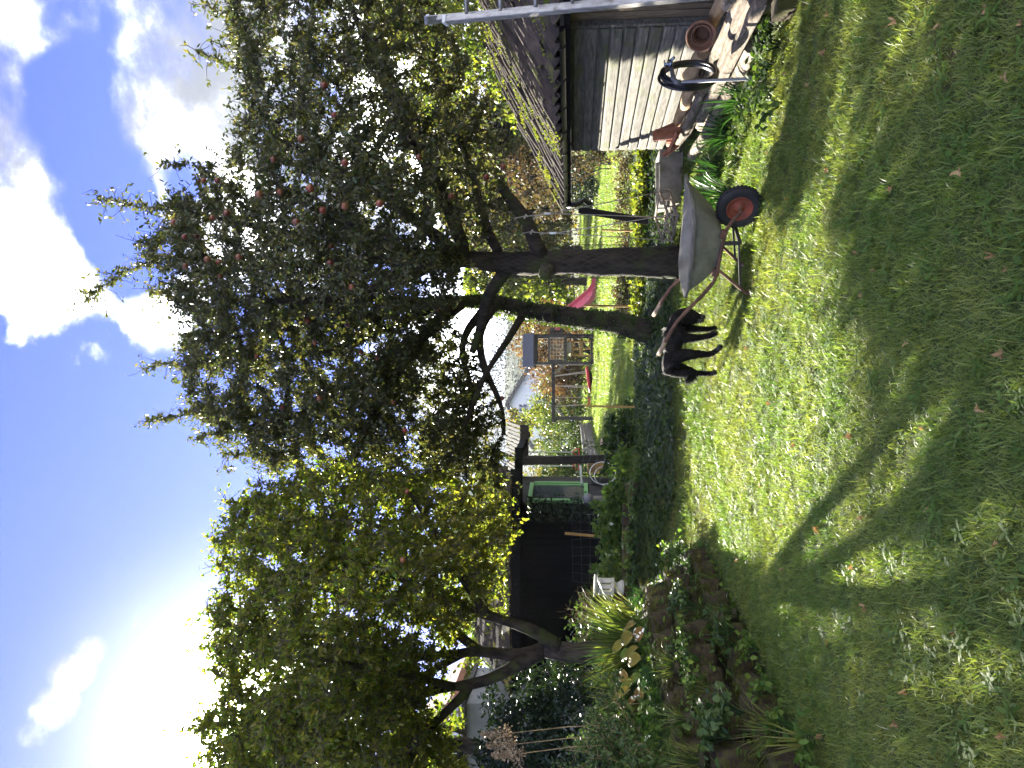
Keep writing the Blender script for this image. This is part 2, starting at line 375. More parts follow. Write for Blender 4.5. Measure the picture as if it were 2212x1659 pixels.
def leaf_arrays(pos, d, size, ratio=.55, bend=.35, flat=.35, var=None, oval=(.32, .72, .92, .78), fold=0.0):
    """Six-vertex bent leaves. pos, d: (N,3); size: (N,)."""
    N = len(pos); d = nrm(d)
    up = rng.normal(size=(N, 3)) * (1 - flat) + np.array([0, 0, 1.0]) * flat * 2
    s = nrm(np.cross(d, up)); n = nrm(np.cross(s, d))
    L = size[:, None]; W = L * ratio * .5
    t1, t2, w1, w2 = oval
    bd = (bend * (.5 + rng.random((N, 1))))
    def pt(t, wv): return pos + d * L * t + s * W * wv - n * L * bd * t * t + n * W * abs(wv) * fold
    V = np.stack([pt(0, 0), pt(t1, w1), pt(t1, -w1), pt(t2, w2), pt(t2, -w2), pt(1, 0)], 1).reshape(-1, 3)
    b = np.arange(N)[:, None] * 6
    Q = b + np.array([[2, 1, 3, 4]]); T = np.concatenate([b + np.array([[0, 1, 2]]), b + np.array([[4, 3, 5]])])
    if var is None: var = rng.random(N)
    return V, Q, T, np.concatenate([var, var, var])


def leaves(name, pos, d, size, m, parent=None, base=None, kind=None, **kw):
    V, Q, T, va = leaf_arrays(np.asarray(pos, float), np.asarray(d, float), np.asarray(size, float), **kw)
    return link(name, npmesh(name, V, Q, T, var=va), m, parent, base, kind)


def blade_arrays(pos, d, length, width, droop, segs=4, var=None):
    """Arching strap leaves; d = starting direction."""
    N = len(pos); d = nrm(np.asarray(d, float))
    side = nrm(np.cross(d, np.array([0, 0, 1.0]) + rng.normal(size=(N, 3)) * .25))
    rows = []
    p = np.asarray(pos, float).copy(); dd = d.copy(); st = (np.asarray(length) / segs)[:, None]
    for i in range(segs + 1):
        w = np.asarray(width)[:, None] * .5 * (1 - (i / segs) ** 2.2) + 1e-4
        rows += [p + side * w, p - side * w]
        p = p + dd * st; dd = nrm(dd - np.array([0, 0, 1.0]) * np.asarray(droop)[:, None] * (i + 1) / segs)
    V = np.stack(rows, 1).reshape(-1, 3); k = 2 * (segs + 1)
    b = np.arange(N)[:, None] * k
    Q = np.concatenate([b + np.array([[2 * i, 2 * i + 1, 2 * i + 3, 2 * i + 2]]) for i in range(segs)])
    if var is None: var = rng.random(N)
    return V, Q, np.tile(var, segs)


def blades(name, pos, d, length, width, droop, m, parent=None, base=None, kind=None, segs=4, var=None):
    V, Q, va = blade_arrays(pos, d, length, width, droop, segs, var)
    return link(name, npmesh(name, V, Q, var=va, smooth=True), m, parent, base, kind)


def graph_tubes(nodes, par, rad, n=5):
    """Frusta for every edge of a branch graph."""
    idx = np.array([i for i in range(len(nodes)) if par[i] >= 0]); a = nodes[np.array(par)[idx]]; b = nodes[idx]
    ra = np.minimum(rad[np.array(par)[idx]], rad[idx] * 1.6); rb = rad[idx]
    d = nrm(b - a); h = np.where(np.abs(d[:, 2:3]) < .9, np.array([[0, 0, 1.0]]), np.array([[1.0, 0, 0]]))
    u = nrm(np.cross(d, h)); v = np.cross(d, u)
    b = b + d * rb[:, None] * .4
    ang = np.arange(n) * 2 * np.pi / n
    ring = u[:, None, :] * np.cos(ang)[None, :, None] + v[:, None, :] * np.sin(ang)[None, :, None]
    V = np.concatenate([a[:, None, :] + ring * ra[:, None, None], b[:, None, :] + ring * rb[:, None, None]], 1)
    E = len(idx); base = np.arange(E)[:, None] * 2 * n; j = np.arange(n)
    Q = (base[:, :, None] + np.stack([j, (j + 1) % n, n + (j + 1) % n, n + j], 1)[None]).reshape(-1, 4)
    return V.reshape(-1, 3), Q


def colonise(nodes, par, att, step=.15, kill=.28, infl=1.6, iters=100, jit=.25, grav=0.0):
    nodes = [np.array(p, float) for p in nodes]; par = list(par)
    A = np.asarray(att, float); best = np.full(len(A), 1e9); bi = np.zeros(len(A), int)
    new = list(range(len(nodes))); used = set()
    for it in range(iters):
        if new and len(A):
            Pn = np.array([nodes[i] for i in new])
            D = np.linalg.norm(A[:, None, :] - Pn[None], axis=2)
            k = D.argmin(1); dm = D[np.arange(len(A)), k]; upd = dm < best
            best[upd] = dm[upd]; bi[upd] = np.array(new)[k[upd]]
            keep = best > kill; A = A[keep]; best = best[keep]; bi = bi[keep]
        if not len(A): break
        act = best < infl if it > 25 else best < infl * 2.2
        if not act.any(): infl *= 1.5; new = []; continue
        NP = np.array(nodes); dirs = nrm(A[act] - NP[bi[act]])
        acc = np.zeros((len(nodes), 3)); np.add.at(acc, bi[act], dirs)
        src = np.unique(bi[act]); new = []
        for i in src:
            d = acc[i]; ln = np.linalg.norm(d)
            if ln < .05: d = rng.normal(size=3)
            d = d / (np.linalg.norm(d) + 1e-9) + rng.normal(size=3) * jit + np.array([0, 0, grav]); d /= np.linalg.norm(d)
            q = nodes[i] + d * step; key = (i, round(float(q[0]), 1), round(float(q[1]), 1), round(float(q[2]), 1))
            if key in used and rng.random() < .6: continue
            used.add(key); nodes.append(q); par.append(int(i)); new.append(len(nodes) - 1)
    return np.array(nodes), np.array(par)


def in_poly(pts, poly):
    x, y = pts[:, 0], pts[:, 1]; ins = np.zeros(len(pts), bool); n = len(poly); j = n - 1
    for i in range(n):
        xi, yi = poly[i]; xj, yj = poly[j]
        c = ((yi > y) != (yj > y)) & (x < (xj - xi) * (y - yi) / (yj - yi + 1e-12) + xi)
        ins ^= c; j = i
    return ins


def poly_dist(pts, poly):
    d = np.full(len(pts), 1e9); n = len(poly); Q = np.array(poly, float)
    for i in range(n):
        a, b = Q[i], Q[(i + 1) % n]; ab = b - a
        tt = np.clip(((pts - a) @ ab) / (ab @ ab + 1e-9), 0, 1)
        d = np.minimum(d, np.linalg.norm(pts - a - tt[:, None] * ab, axis=1))
    return d


def crown_points(poly, y0, n, thick, yb=0.0):
    """Points through a crown's volume: outline in the picture plane, real depth that thins towards the edge."""
    lo = np.min(poly, 0); hi = np.max(poly, 0); out = []
    while len(out) < n:
        c = lo + rng.random((n, 2)) * (hi - lo); c = c[in_poly(c, poly)]
        dd = poly_dist(c, poly)
        th = thick * np.sqrt(np.clip(dd / 240, .06, 1))
        yy = y0 + yb * 0 + (rng.random(len(c)) * 2 - 1) * th
        for (X, Y), y in zip(c, yy):
            out.append(P(X, Y, y))
            if len(out) >= n: break
    return np.array(out)


def polyline(pts, step=.14):
    """[(X, Y, depth, radius)] -> resampled 3-D chain with radii, gently crooked."""
    W = [(P(*p[:3]), p[3]) for p in pts]; out = []
    for (a, ra), (b, rb) in zip(W[:-1], W[1:]):
        k = max(1, int((b - a).length / step))
        for i in range(k): out.append((np.array(a.lerp(b, i / k)), ra + (rb - ra) * i / k))
    out.append((np.array(W[-1][0]), W[-1][1]))
    ps = np.array([o[0] for o in out]); rs = np.array([o[1] for o in out])
    for _ in range(2): ps[1:-1] = (ps[:-2] + 2 * ps[1:-1] + ps[2:]) / 4
    return ps, rs


def fruit_tree(name, label, cat, base, chains, att, lm, leaf_n, leaf_size, leafratio=.5, sprigs=(), twig_r=.0042, thin=.011, hang=.25, group=None, var_fn=None, kill=.26, wiremesh=False, sparse=None):
    root = thing(name, base, label, cat, group)
    nodes = []; par = []; hand = []; tr = MB()
    for ci, ch in enumerate(chains):
        ps, rs = polyline(ch)
        if ci:
            NP = np.array(nodes); i0 = int(np.linalg.norm(NP - ps[0], axis=1).argmin())
            ps[0] = NP[i0]
        k = len(ps)
        big = rs.max() > .05
        tr.tube([Vector(p) for p in ps], list(rs), 14 if rs[0] > .15 else 9, True, .22)
        s0 = len(nodes)
        for j in range(k):
            if ci and j == 0: nodes.append(ps[0].copy()); par.append(i0); hand.append(rs[0]); continue
            nodes.append(ps[j]); par.append(s0 + j - 1 if j else -1); hand.append(rs[j])
    nh = len(nodes)
    # nodes on the lower trunk put out no shoots
    nodes, par = colonise(nodes, par, att, kill=kill)
    nodes = list(nodes); par = list(par)
    for sg in sprigs:      # long single shoots
        ps, rs = polyline(sg, .12); NP = np.array(nodes); i0 = int(np.linalg.norm(NP - ps[0], axis=1).argmin())
        for j in range(len(ps)):
            nodes.append(ps[j] + rng.normal(size=3) * .012); par.append(i0 if j == 0 else len(nodes) - 2)
    nodes = np.array(nodes); par = np.array(par)
    nc = len(nodes); rad = np.zeros(nc); cnt = np.zeros(nc); tips = np.ones(nc, bool); tips[par[par >= 0]] = False
    acc = np.where(tips, twig_r ** 2.4, 0.0)
    for i in range(nc - 1, -1, -1):
        if par[i] >= 0: acc[par[i]] += acc[i]
    rad = np.clip(acc, twig_r ** 2.4, None) ** (1 / 2.4)
    rad = np.minimum(rad, .05)
    trunk = tr.build('trunk', M['bark'], root, smooth=True)
    keep = np.arange(nc) >= nh
    k2 = np.where(keep, par, -1)
    V, Q = graph_tubes(nodes, k2, rad, 5)
    link('branches', npmesh('branches', V, Q, smooth=True), M['twig'], root)
    # bare spurs and twiglets
    th = np.where((rad < .022) & keep)[0]
    ns = len(th) * 6; src = th[rng.integers(0, len(th), ns)]
    d = nrm(rng.normal(size=(ns, 3)) + np.array([0, 0, .15])); ln = .07 + rng.random(ns) ** 1.5 * .26
    a = nodes[src]; mid = a + d * (ln * .55)[:, None]; b = mid + nrm(d + rng.normal(size=(ns, 3)) * .5) * (ln * .5)[:, None]
    NN = np.concatenate([a, mid, b]); PP = np.concatenate([np.full(ns, -1), np.arange(ns), np.arange(ns) + ns]); RR = np.concatenate([np.full(ns, .0046), np.full(ns, .0038), np.full(ns, .0026)])
    V, Q = graph_tubes(NN, PP, RR, 3)
    link('twigs', npmesh('twigs', V, Q), M['twig'], root)
    # leaves: along thin wood and at the spur ends
    th = np.where((rad < thin) & keep)[0]
    pick = th[rng.integers(0, len(th), int(leaf_n * .6))]
    fr = rng.random(len(pick))[:, None]; pa = nodes[pick] * fr + nodes[par[pick]] * (1 - fr)
    pb = b[rng.integers(0, ns, leaf_n - len(pick))]
    pos = np.concatenate([pa, pb]); pos = pos + rng.normal(size=pos.shape) * .02
    if sparse is not None: pos = pos[sparse(pos)]
    ax_ = np.concatenate([nrm(nodes[pick] - nodes[par[pick]] + 1e-6), rng.normal(size=(len(pb), 3)) * .5])[:len(pos)] if sparse is None else rng.normal(size=pos.shape) * .5
    d = nrm(rng.normal(size=pos.shape) + ax_ * .8 + np.array([0, 0, .1 - hang]))
    size = leaf_size * (.65 + .6 * rng.random(len(pos)))
    var = rng.beta(2, 3, len(pos)) if var_fn is None else var_fn(pos)
    leaves('foliage', pos, d, size, lm, root, ratio=leafratio, bend=.3, flat=.3, var=np.clip(var, 0, 1))
    return root, nodes, rad


def shrub(name, label, cat, base, blobs, n, size, lm, group=None, ratio=.6, stems=5, stem_r=.012, shell=.35, hang=0.1, lump=.25, stem_m='twig', var=None, kind=None, flat=.3):
    """Bush: stems from the base into clumps of leaves spread through lobes (centre, radii)."""
    base = Vector(base); root = thing(name, base, label, cat, group)
    vol = np.array([b[1][0] * b[1][1] * b[1][2] for b in blobs]) ** .67; pr = vol / vol.sum(); pos = []; dr = []
    for (c, r), k in zip(blobs, (pr * n).astype(int)):
        # leaves gather in sprays
        m_ = max(4, k // 22); sc = nrm(rng.normal(size=(m_, 3))) * (shell + (1 - shell) * rng.random((m_, 1)) ** .5) * (1 + lump * rng.normal(size=(m_, 1)) * .5)
        pk = sc[rng.integers(0, m_, k)] + rng.normal(size=(k, 3)) * .13
        pos.append(np.array(c) + pk * np.array(r)); dr.append(pk * .7 + rng.normal(size=(k, 3)) * .7 - np.array([0, 0, hang]))
    pos = np.concatenate(pos); dr = np.concatenate(dr)
    ok = pos[:, 2] > base.z + .01; pos, dr = pos[ok], dr[ok]
    leaves('foliage', pos, dr, size * (.6 + .7 * rng.random(len(pos))), lm, root, ratio=ratio, flat=flat, var=None if var is None else var(pos))
    mb = MB()
    for i in range(stems):
        c, r = blobs[i % len(blobs)]
        e = Vector(c) + Vector([rng.normal() * r[0] * .4, rng.normal() * r[1] * .4, r[2] * (.2 + .5 * rng.random())])
        s = base + Vector((rng.normal() * .03 * len(blobs), rng.normal() * .03 * len(blobs), -.05)); k = 5
        pts = [s.lerp(e, j / k) + Vector((rng.normal(), rng.normal(), 0)) * (.04 * (e - s).length * (0 < j < k)) for j in range(k + 1)]
        mb.tube(pts, [stem_r * (1 - .75 * j / k) for j in range(k + 1)], 6)
    mb.build('stems', M[stem_m], root, smooth=True)
    return root


def far_tree(label, base, h, crown_r, lm, n, size, crown_z0=.25, lean=0, name='tree', group='trees beyond the garden', lobes=9):
    base = Vector(base); root = thing(name, base, label, 'tree', group)
    mb = MB(); top = base + Vector((lean, 0, h * .8))
    tp = [base.lerp(top, j / 6) + Vector((rng.normal() * .03 * h * (j > 0), rng.normal() * .02 * h, 0)) for j in range(7)]
    tp[0] = base - Vector((0, 0, .1))
    mb.tube(tp, [h * .028 * (1 - .8 * j / 6) + .02 for j in range(7)], 8, True, .2)
    bl = []
    for i in range(lobes):
        z = crown_z0 + (1 - crown_z0) * (i + .5) / lobes; a = i * 2.4 + rng.random()
        prof = math.sin(math.pi * min(1, (z - crown_z0) / (1 - crown_z0) * .85 + .12)) ** .7
        rr = crown_r * prof * .55; c = base + Vector((math.cos(a) * rr + lean * z, math.sin(a) * rr, z * h * .93))
        s = crown_r * (.42 + .25 * rng.random()) * (.6 + .4 * prof); bl.append((c, (s, s, s * .75)))
        mb.tube([tp[min(6, max(1, int(z * 6)))], (tp[min(6, int(z * 6))] + c) / 2 + Vector((0, 0, -.05 * h)), c], [h * .010, h * .007, h * .003], 5)
    mb.build('trunk', M['bark'], root, smooth=True)
    pos = []; dr = []
    for c, r in bl:
        k = n // lobes; m_ = max(5, k // 26)
        sc = nrm(rng.normal(size=(m_, 3))) * (.25 + .75 * rng.random((m_, 1)) ** .5)
        pk = sc[rng.integers(0, m_, k)] + rng.normal(size=(k, 3)) * .12
        pos.append(np.array(c) + pk * np.array(r)); dr.append(rng.normal(size=(k, 3)) + pk * .5 - np.array([0, 0, .3]))
    pos = np.concatenate(pos)
    leaves('crown', pos, np.concatenate(dr), size * (.6 + .8 * rng.random(len(pos))), lm, root, ratio=.7, var=np.clip(rng.beta(2, 2.6, len(pos)) + .12 * np.sin(pos[:, 0] * 1.7 + pos[:, 2]), 0, 1))
    return root


# ------------------------------------------------------------------ ground
def sstep(x, a, b):
    q = np.clip((x - a) / (b - a), 0, 1); return q * q * (3 - 2 * q)


def ground(x, y):
    """Height of the lawn: level near the camera, a bank at the fruit trees, then gently up to the far lawn."""
    x = np.asarray(x, float); y = np.asarray(y, float)
    z = .36 * sstep(y, 8.2, 12.6) + .32 * sstep(y, 12, 32) + .012 * np.clip(y - 34, 0, 300)
    z = z + .25 * sstep(-x, .8, 2.2) * sstep(y, 10.5, 12.5) * (1 - sstep(y, 19, 26))
    z = z + .012 * np.sin(x * 1.9 + y * .7) * np.sin(y * 1.3 - x * .6) * sstep(y, 40, 10)
    return z


def gz(x, y): return float(ground(x, y))


def sheet(name, xs, ys, zf, m, kind='structure'):
    Xg, Yg = np.meshgrid(xs, ys); Z = zf(Xg, Yg); V = np.stack([Xg, Yg, Z], -1).reshape(-1, 3); nx, ny = len(xs), len(ys)
    i = (np.arange(ny - 1)[:, None] * nx + np.arange(nx - 1)[None]).ravel()
    o = link(name, npmesh(name, V, np.stack([i, i + 1, i + nx + 1, i + nx], 1), smooth=True), m); o['kind'] = kind
    return o


xs = np.concatenate([np.linspace(-250, -30, 14)[:-1], np.linspace(-30, 30, 121), np.linspace(30, 250, 14)[1:]])
ys = np.concatenate([np.linspace(-60, -6, 8)[:-1], np.linspace(-6, 45, 140), np.linspace(45, 420, 18)[1:]])
sheet('lawn', xs, ys, ground, M['turf'])


def wall_x(y):      # foot of the block wall
    return np.where(np.asarray(y, float) < 9, -2.02 - (8.6 - np.asarray(y, float)) * .185, -1.946 - .30 * (np.asarray(y, float) - 9))


def bed_z(x, y):
    s = sstep(wall_x(y) - .55 - x, 0, .25)
    return ground(x, y) * (1 - s) + np.maximum(.70 + .02 * (x + 2.5), ground(x, y) + .02) * s - .03 * (1 - s)


bx = np.linspace(-9, -2.3, 50); by = np.linspace(2.5, 15, 80)
sheet('flower_bed', bx, by, lambda x, y: np.where(x < wall_x(y) - .5, np.minimum(.72, .72) + .035 * np.sin(3 * x + 2 * y) * np.sin(2.3 * y), -.12 + 0 * x) * 1.0, M['soil'])


def hill_z(x, y): return 2 + 26 * sstep(y, 130, 330) + 6 * np.sin(x * .012) * sstep(y, 130, 300) + 3 * np.sin(x * .05 + y * .03)


sheet('hill', np.linspace(-250, 250, 60), np.linspace(125, 420, 30), hill_z, M['hill'])
k = 26000
hp = np.stack([rng.uniform(-140, 140, k), rng.uniform(150, 330, k)], 1); hz = hill_z(hp[:, 0], hp[:, 1])
cp_ = np.stack([hp[:, 0], hp[:, 1], hz], 1)[rng.integers(0, k // 8, k)] + rng.normal(size=(k, 3)) * np.array([1.6, 1.6, 2.5]) + np.array([0, 0, 3.5])
o = leaves('hill_wood', cp_, rng.normal(size=(k, 3)), .7 * (.6 + .8 * rng.random(k)), M['hill'], ratio=.8); tag(o, 'hazy wooded hillside far behind the white house', 'woodland', kind='stuff')


# ------------------------------------------------------------------ grass (nobody could count it)
def tuft_proto(i, kind):
    r = np.random.default_rng(100 + i)
    def blade_set(n, rad, l0, l1, wd, lean, droop):
        a = r.random(n) * 6.28; q = rad * np.sqrt(r.random(n)); p = np.stack([np.cos(a) * q, np.sin(a) * q, np.full(n, -.006)], 1)
        d = np.stack([r.normal(size=n) * lean, r.normal(size=n) * lean, np.ones(n)], 1)
        return blade_arrays(p, d, l0 + (l1 - l0) * r.random(n), np.full(n, wd) * (.7 + .6 * r.random(n)), droop * (.5 + r.random(n)), 3, r.random(n))
    if kind == 'grass': V, Q, va = blade_set(20, .05, .018, .052, .0040, .85, .35); m = M['grass']; T = None
    elif kind == 'long': V, Q, va = blade_set(12, .045, .045, .09, .0048, .65, .55); m = M['grass']; T = None
    elif kind == 'moss': V, Q, va = blade_set(38, .05, .012, .036, .0038, 1.0, .2); m = M['moss']; T = None
    elif kind == 'blockmoss': V, Q, va = blade_set(30, .05, .015, .04, .004, .9, .3); m = M['block_moss']; T = None
    elif kind == 'far': V, Q, va = blade_set(34, .16, .04, .09, .012, .6, .3); m = M['grass']; T = None
    else:
        n = 9 if kind == 'rosette' else 14
        a = r.random(n) * 6.28; q = .05 * r.random(n) if kind == 'clover' else np.zeros(n)
        p = np.stack([np.cos(a) * q, np.sin(a) * q, .012 + .02 * r.random(n)], 1); d = np.stack([np.cos(a + r.normal(size=n) * .4), np.sin(a), .35 + .2 * r.random(n)], 1)
        V, Q, T, va = leaf_arrays(p, d, (.024 if kind == 'clover' else .042) * (.6 + .7 * r.random(n)), ratio=.8 if kind == 'clover' else .3, bend=.4, flat=.9, var=r.random(n)); m = M['weed']
    me = npmesh('tuft', V, Q, T, var=va, smooth=T is None); me.materials.append(m)
    return bpy.data.objects.new('tuft_%02d' % i, me)


def scatter(name, label, pts, rot, scl, idx, protos, cat='grass'):
    pc = bpy.data.collections.new(name + '_tufts')
    for o in protos: pc.objects.link(o)
    me = bpy.data.meshes.new(name); me.vertices.add(len(pts)); me.vertices.foreach_set('co', np.asarray(pts, np.float32).ravel())
    a = me.attributes.new('rot', 'FLOAT_VECTOR', 'POINT'); a.data.foreach_set('vector', np.asarray(rot, np.float32).ravel())
    a = me.attributes.new('scl', 'FLOAT', 'POINT'); a.data.foreach_set('value', np.asarray(scl, np.float32))
    a = me.attributes.new('pick', 'INT', 'POINT'); a.data.foreach_set('value', np.asarray(idx, np.int32))
    ob = bpy.data.objects.new(name, me); COL.objects.link(ob); tag(ob, label, cat, kind='stuff')
    g = bpy.data.node_groups.new(name, 'GeometryNodeTree'); g.is_modifier = True
    g.interface.new_socket('Geometry', in_out='INPUT', socket_type='NodeSocketGeometry'); g.interface.new_socket('Geometry', in_out='OUTPUT', socket_type='NodeSocketGeometry')
    nt = NT(g); gi = nt.n('NodeGroupInput'); go = nt.n('NodeGroupOutput')
    ip = nt.n('GeometryNodeInstanceOnPoints'); ci = nt.n('GeometryNodeCollectionInfo'); ci.inputs['Collection'].default_value = pc
    ci.inputs['Separate Children'].default_value = True; ci.inputs['Reset Children'].default_value = True
    def at(nm, ty):
        nd = nt.n('GeometryNodeInputNamedAttribute', data_type=ty); nd.inputs['Name'].default_value = nm; return nd.outputs['Attribute']
    nt.l(gi.outputs[0], ip.inputs['Points']); nt.l(ci.outputs[0], ip.inputs['Instance']); ip.inputs['Pick Instance'].default_value = True
    nt.l(at('pick', 'INT'), ip.inputs['Instance Index']); nt.l(at('rot', 'FLOAT_VECTOR'), ip.inputs['Rotation']); nt.l(at('scl', 'FLOAT'), ip.inputs['Scale'])
    nt.l(ip.outputs[0], go.inputs[0])
    md = ob.modifiers.new('scatter', 'NODES'); md.node_group = g
    return ob


protos = [tuft_proto(i, kd) for i, kd in enumerate(['grass'] * 4 + ['moss'] * 3 + ['long'] * 2 + ['rosette'] * 2 + ['clover'])]


def frame_y(X, y): return y
def lawn_points(n, y0, y1, pw=1.0):
    """Points over the ground, thinner farther away."""
    y = y0 + (y1 - y0) * rng.random(n * 3) ** pw
    x = (rng.random(n * 3) * 2 - 1) * (y * .53 + .35)
    return x, y


def patch(x, y, s, o):
    return np.array([pnoise(Vector((a * s + o, b * s - o, o * .37))) for a, b in zip(x, y)])


n0 = 40000
y = np.sqrt(2.2 ** 2 + (11.4 ** 2 - 2.2 ** 2) * rng.random(n0) ** 1.35); x = (rng.random(n0) * 2 - 1) * (y * .53 + .3)
x_log = 2.72 + .02 * (y - 6)
ok = (x > wall_x(y) + .12) & (x < x_log) & ((y < 10.6) | (rng.random(n0) < .3))
x, y = x[ok], y[ok]
pm = patch(x, y, .55, 5.1) + .25 * patch(x, y, 2.2, 1.7); lit = sstep(y, 4.5, 7.5) * .22 * (x < 2.2)  # lit: more yellow moss over the sunlit band, light put into the colour
rr = rng.random(len(x)); mossy = rr < np.clip(.40 + 1.1 * pm + lit, .08, .88)
pick = np.where(mossy, rng.integers(4, 7, len(x)), rng.integers(0, 4, len(x)))
r2 = rng.random(len(x)); wd = patch(x, y, .9, 9.3)
pick = np.where(r2 < .07 + .22 * np.clip(wd, 0, 1), rng.integers(7, 9, len(x)), pick)
pick = np.where((r2 > .972 - .09 * np.clip(patch(x, y, .7, 3.3), 0, 1)), rng.integers(9, 12, len(x)), pick)
z = ground(x, y); wind = patch(x, y, .8, 20) * .16
rot = np.stack([rng.normal(size=len(x)) * .12 + wind, rng.normal(size=len(x)) * .12, rng.random(len(x)) * 6.28], 1)
scatter('grass', 'mossy uneven green lawn in the foreground', np.stack([x, y, z], 1), rot, (.75 + .6 * rng.random(len(x))) * (1 + .03 * np.clip(y - 4, 0, 8)), pick, protos)
fp = [tuft_proto(30 + i, 'far') for i in range(3)]
n1 = 24000
y = np.sqrt(12.8 ** 2 + (57 ** 2 - 12.8 ** 2) * rng.random(n1) ** 1.7); x = (rng.random(n1) * 2 - 1) * (y * .34 + 1) - .02 * y
ok = (x < 3.2 + .36 * (y - 12)) ; x, y = x[ok], y[ok]
scatter('far_grass', 'bright sunlit lawn beyond the wire fence', np.stack([x, y, ground(x, y)], 1), np.stack([rng.normal(size=len(x)) * .1, rng.normal(size=len(x)) * .1, rng.random(len(x)) * 6.28], 1), (.8 + .5 * rng.random(len(x))) * (1 + .02 * np.clip(y - 25, 0, 30)), rng.integers(0, 3, len(x)), fp)

# ------------------------------------------------------------------ right-hand tool shed
def wallx(y): return 3.45 - .085 * (y - 6.75)
def eavex(y): return 3.15 - .085 * (y - 6.75)
DS = Vector((-.085, 1, 0)).normalized(); NS = Vector((DS.y, -DS.x, 0))      # along the wall, into the shed
ZE = 1.74
shed = thing('tool_shed', (wallx(7.5), 7.5, 0), 'weathered plank shed with mossy tiled roof and black gutter behind the log pile', 'shed')
Y0, Y1 = 7.30, 10.27
ym = (Y0 + Y1) / 2; ln = (Y1 - Y0) * 1.0036
pm_ = MB(); pv = [(.012, -.064), (-.013, -.064), (-.0155, -.060), (-.0155, .022), (-.010, .034), (.001, .046), (.010, .064), (.012, .064)]
pm_.add([(x, s * ln / 2, z) for s in (-1, 1) for x, z in pv], [(j, (j + 1) % 8, 8 + (j + 1) % 8, 8 + j) for j in range(8)] + [tuple(range(8)), tuple(range(15, 7, -1))]); pm_ = pm_.mesh('board')
RS = Matrix((NS, DS, Vector((0, 0, 1)))).transposed()
for i in range(13):
    me = pm_ if i else pm_
    o = bpy.data.objects.new('board', me); COL.objects.link(o); o.parent = shed
    if not me.materials: me.materials.append(M['plank'])
    c = Vector((wallx(ym), ym, .12 + .124 * i + .062)); tilt = Matrix.Rotation(.05, 3, 'Y')
    o.matrix_local = Matrix.Translation(c - org(shed) + Vector((rng.normal() * .002, 0, 0))) @ (RS @ tilt).to_4x4()
vb = MB().box((0, 0, 0), (.02, .078, 1.62)).mesh('upright_board'); vb.materials.append(M['plank_brown'])
for i in range(26):
    y = 7.24 - .09 * i
    o = bpy.data.objects.new('upright_board', vb); COL.objects.link(o); o.parent = shed
    o.matrix_local = Matrix.Translation(Vector((wallx(y) + .05 + .004 * rng.normal(), y, .9)) - org(shed)) @ RS.to_4x4()
MB().bar((wallx(5) + .12, 5, .9), (wallx(10.25) + .12, 10.25, .9), .1, 1.7).build('back_panel', M['shade_wood'], shed)
MB().bar((wallx(Y1) + .04, Y1 - .02, 0), (wallx(Y1) + .04, Y1 - .02, 1.7), .07, .07, (0, 1, 0)).build('corner_post', M['plank'], shed)
MB().bar((wallx(Y0) + .02, Y0 - .035, 0), (wallx(Y0) + .02, Y0 - .035, 1.7), .05, .05, (0, 1, 0)).build('corner_post', M['plank'], shed)
MB().bar((wallx(Y1) + .06, Y1 + .03, .85), (wallx(Y1) + 4.2, Y1 + .03 + .36, .85), .05, 1.7).build('end_wall', M['plank_dark'], shed)
RISE, HALF = 1.15, 2.5
ux = Vector((HALF, 0, RISE)).normalized()
RW = 11.8; RY0 = 4.6
def roofp(y, t, lift=0): return Vector((eavex(y), y, ZE)) + NS * (t * HALF) + Vector((0, 0, t * RISE + lift))
mb = MB(); a, b, c, d = roofp(RY0, -.02, -.05), roofp(RW, -.02, -.05), roofp(RW, 1, -.05), roofp(RY0, 1, -.05); e = Vector((0, 0, .03))
mb.add([a, b, c, d, a + e, b + e, c + e, d + e], [(0, 1, 2, 3), (4, 5, 6, 7), (0, 1, 5, 4), (1, 2, 6, 5), (2, 3, 7, 6), (3, 0, 4, 7)])
a2, b2 = roofp(RY0, 1, -.05) + NS * HALF - Vector((0, 0, RISE)), roofp(RW, 1, -.05) + NS * HALF - Vector((0, 0, RISE))
mb.add([d, c, b2, a2], [(0, 1, 2, 3)])
roof = mb.build('roof', M['plank_dark'], shed)
def pantile(wd, L, amp, th):
    n = 11; V = []; Fc = []
    for k, (yy, zz) in enumerate(((0, 0), (L, -.012))):
        for i in range(n):
            u = i / (n - 1); V.append((u * wd * 1.12 - wd * .56, yy, zz + amp * math.sin(u * 2 * math.pi * .98 + .4)))
    for i in range(n): V.append((V[i][0], .004, V[i][2] - th))
    for i in range(n - 1): Fc += [(i, i + 1, n + i + 1, n + i), (i, 2 * n + i, 2 * n + i + 1, i + 1)]
    me = bpy.data.meshes.new('tile'); me.from_pydata(V, [], Fc); me.update(); return me
tm = pantile(.245, .37, .036, .026); tm.materials.append(M['tile'])
TU = (NS * HALF + Vector((0, 0, RISE))).normalized(); TN = DS.cross(TU) * -1
TN = TU.cross(DS); TN = TN if TN.z > 0 else -TN
SL = math.hypot(HALF, RISE); rows = 9; cols = 29
TM = Matrix((TU.cross(TN), TU, TN)).transposed()
for r in range(rows):
    for q in range(cols):
        y = RW - .12 - q * .2475; s = (r * .305 - .07) / SL
        o = bpy.data.objects.new('tile', tm); COL.objects.link(o); o.parent = roof
        sag = -.03 * math.sin(q * .35) - .02 * math.sin(r * .9 + q * .2)
        p = roofp(y, s, .012 + sag) + TN * (.012 * rng.random())
        R2 = Matrix.Rotation(rng.normal() * .06, 3, 'Z') @ Matrix.Rotation(.075 + rng.normal() * .03, 3, 'X') @ Matrix.Rotation(rng.normal() * .06, 3, 'Y')
        o.matrix_local = Matrix.Translation(p - org(shed)) @ (TM @ R2).to_4x4()
k = 7000
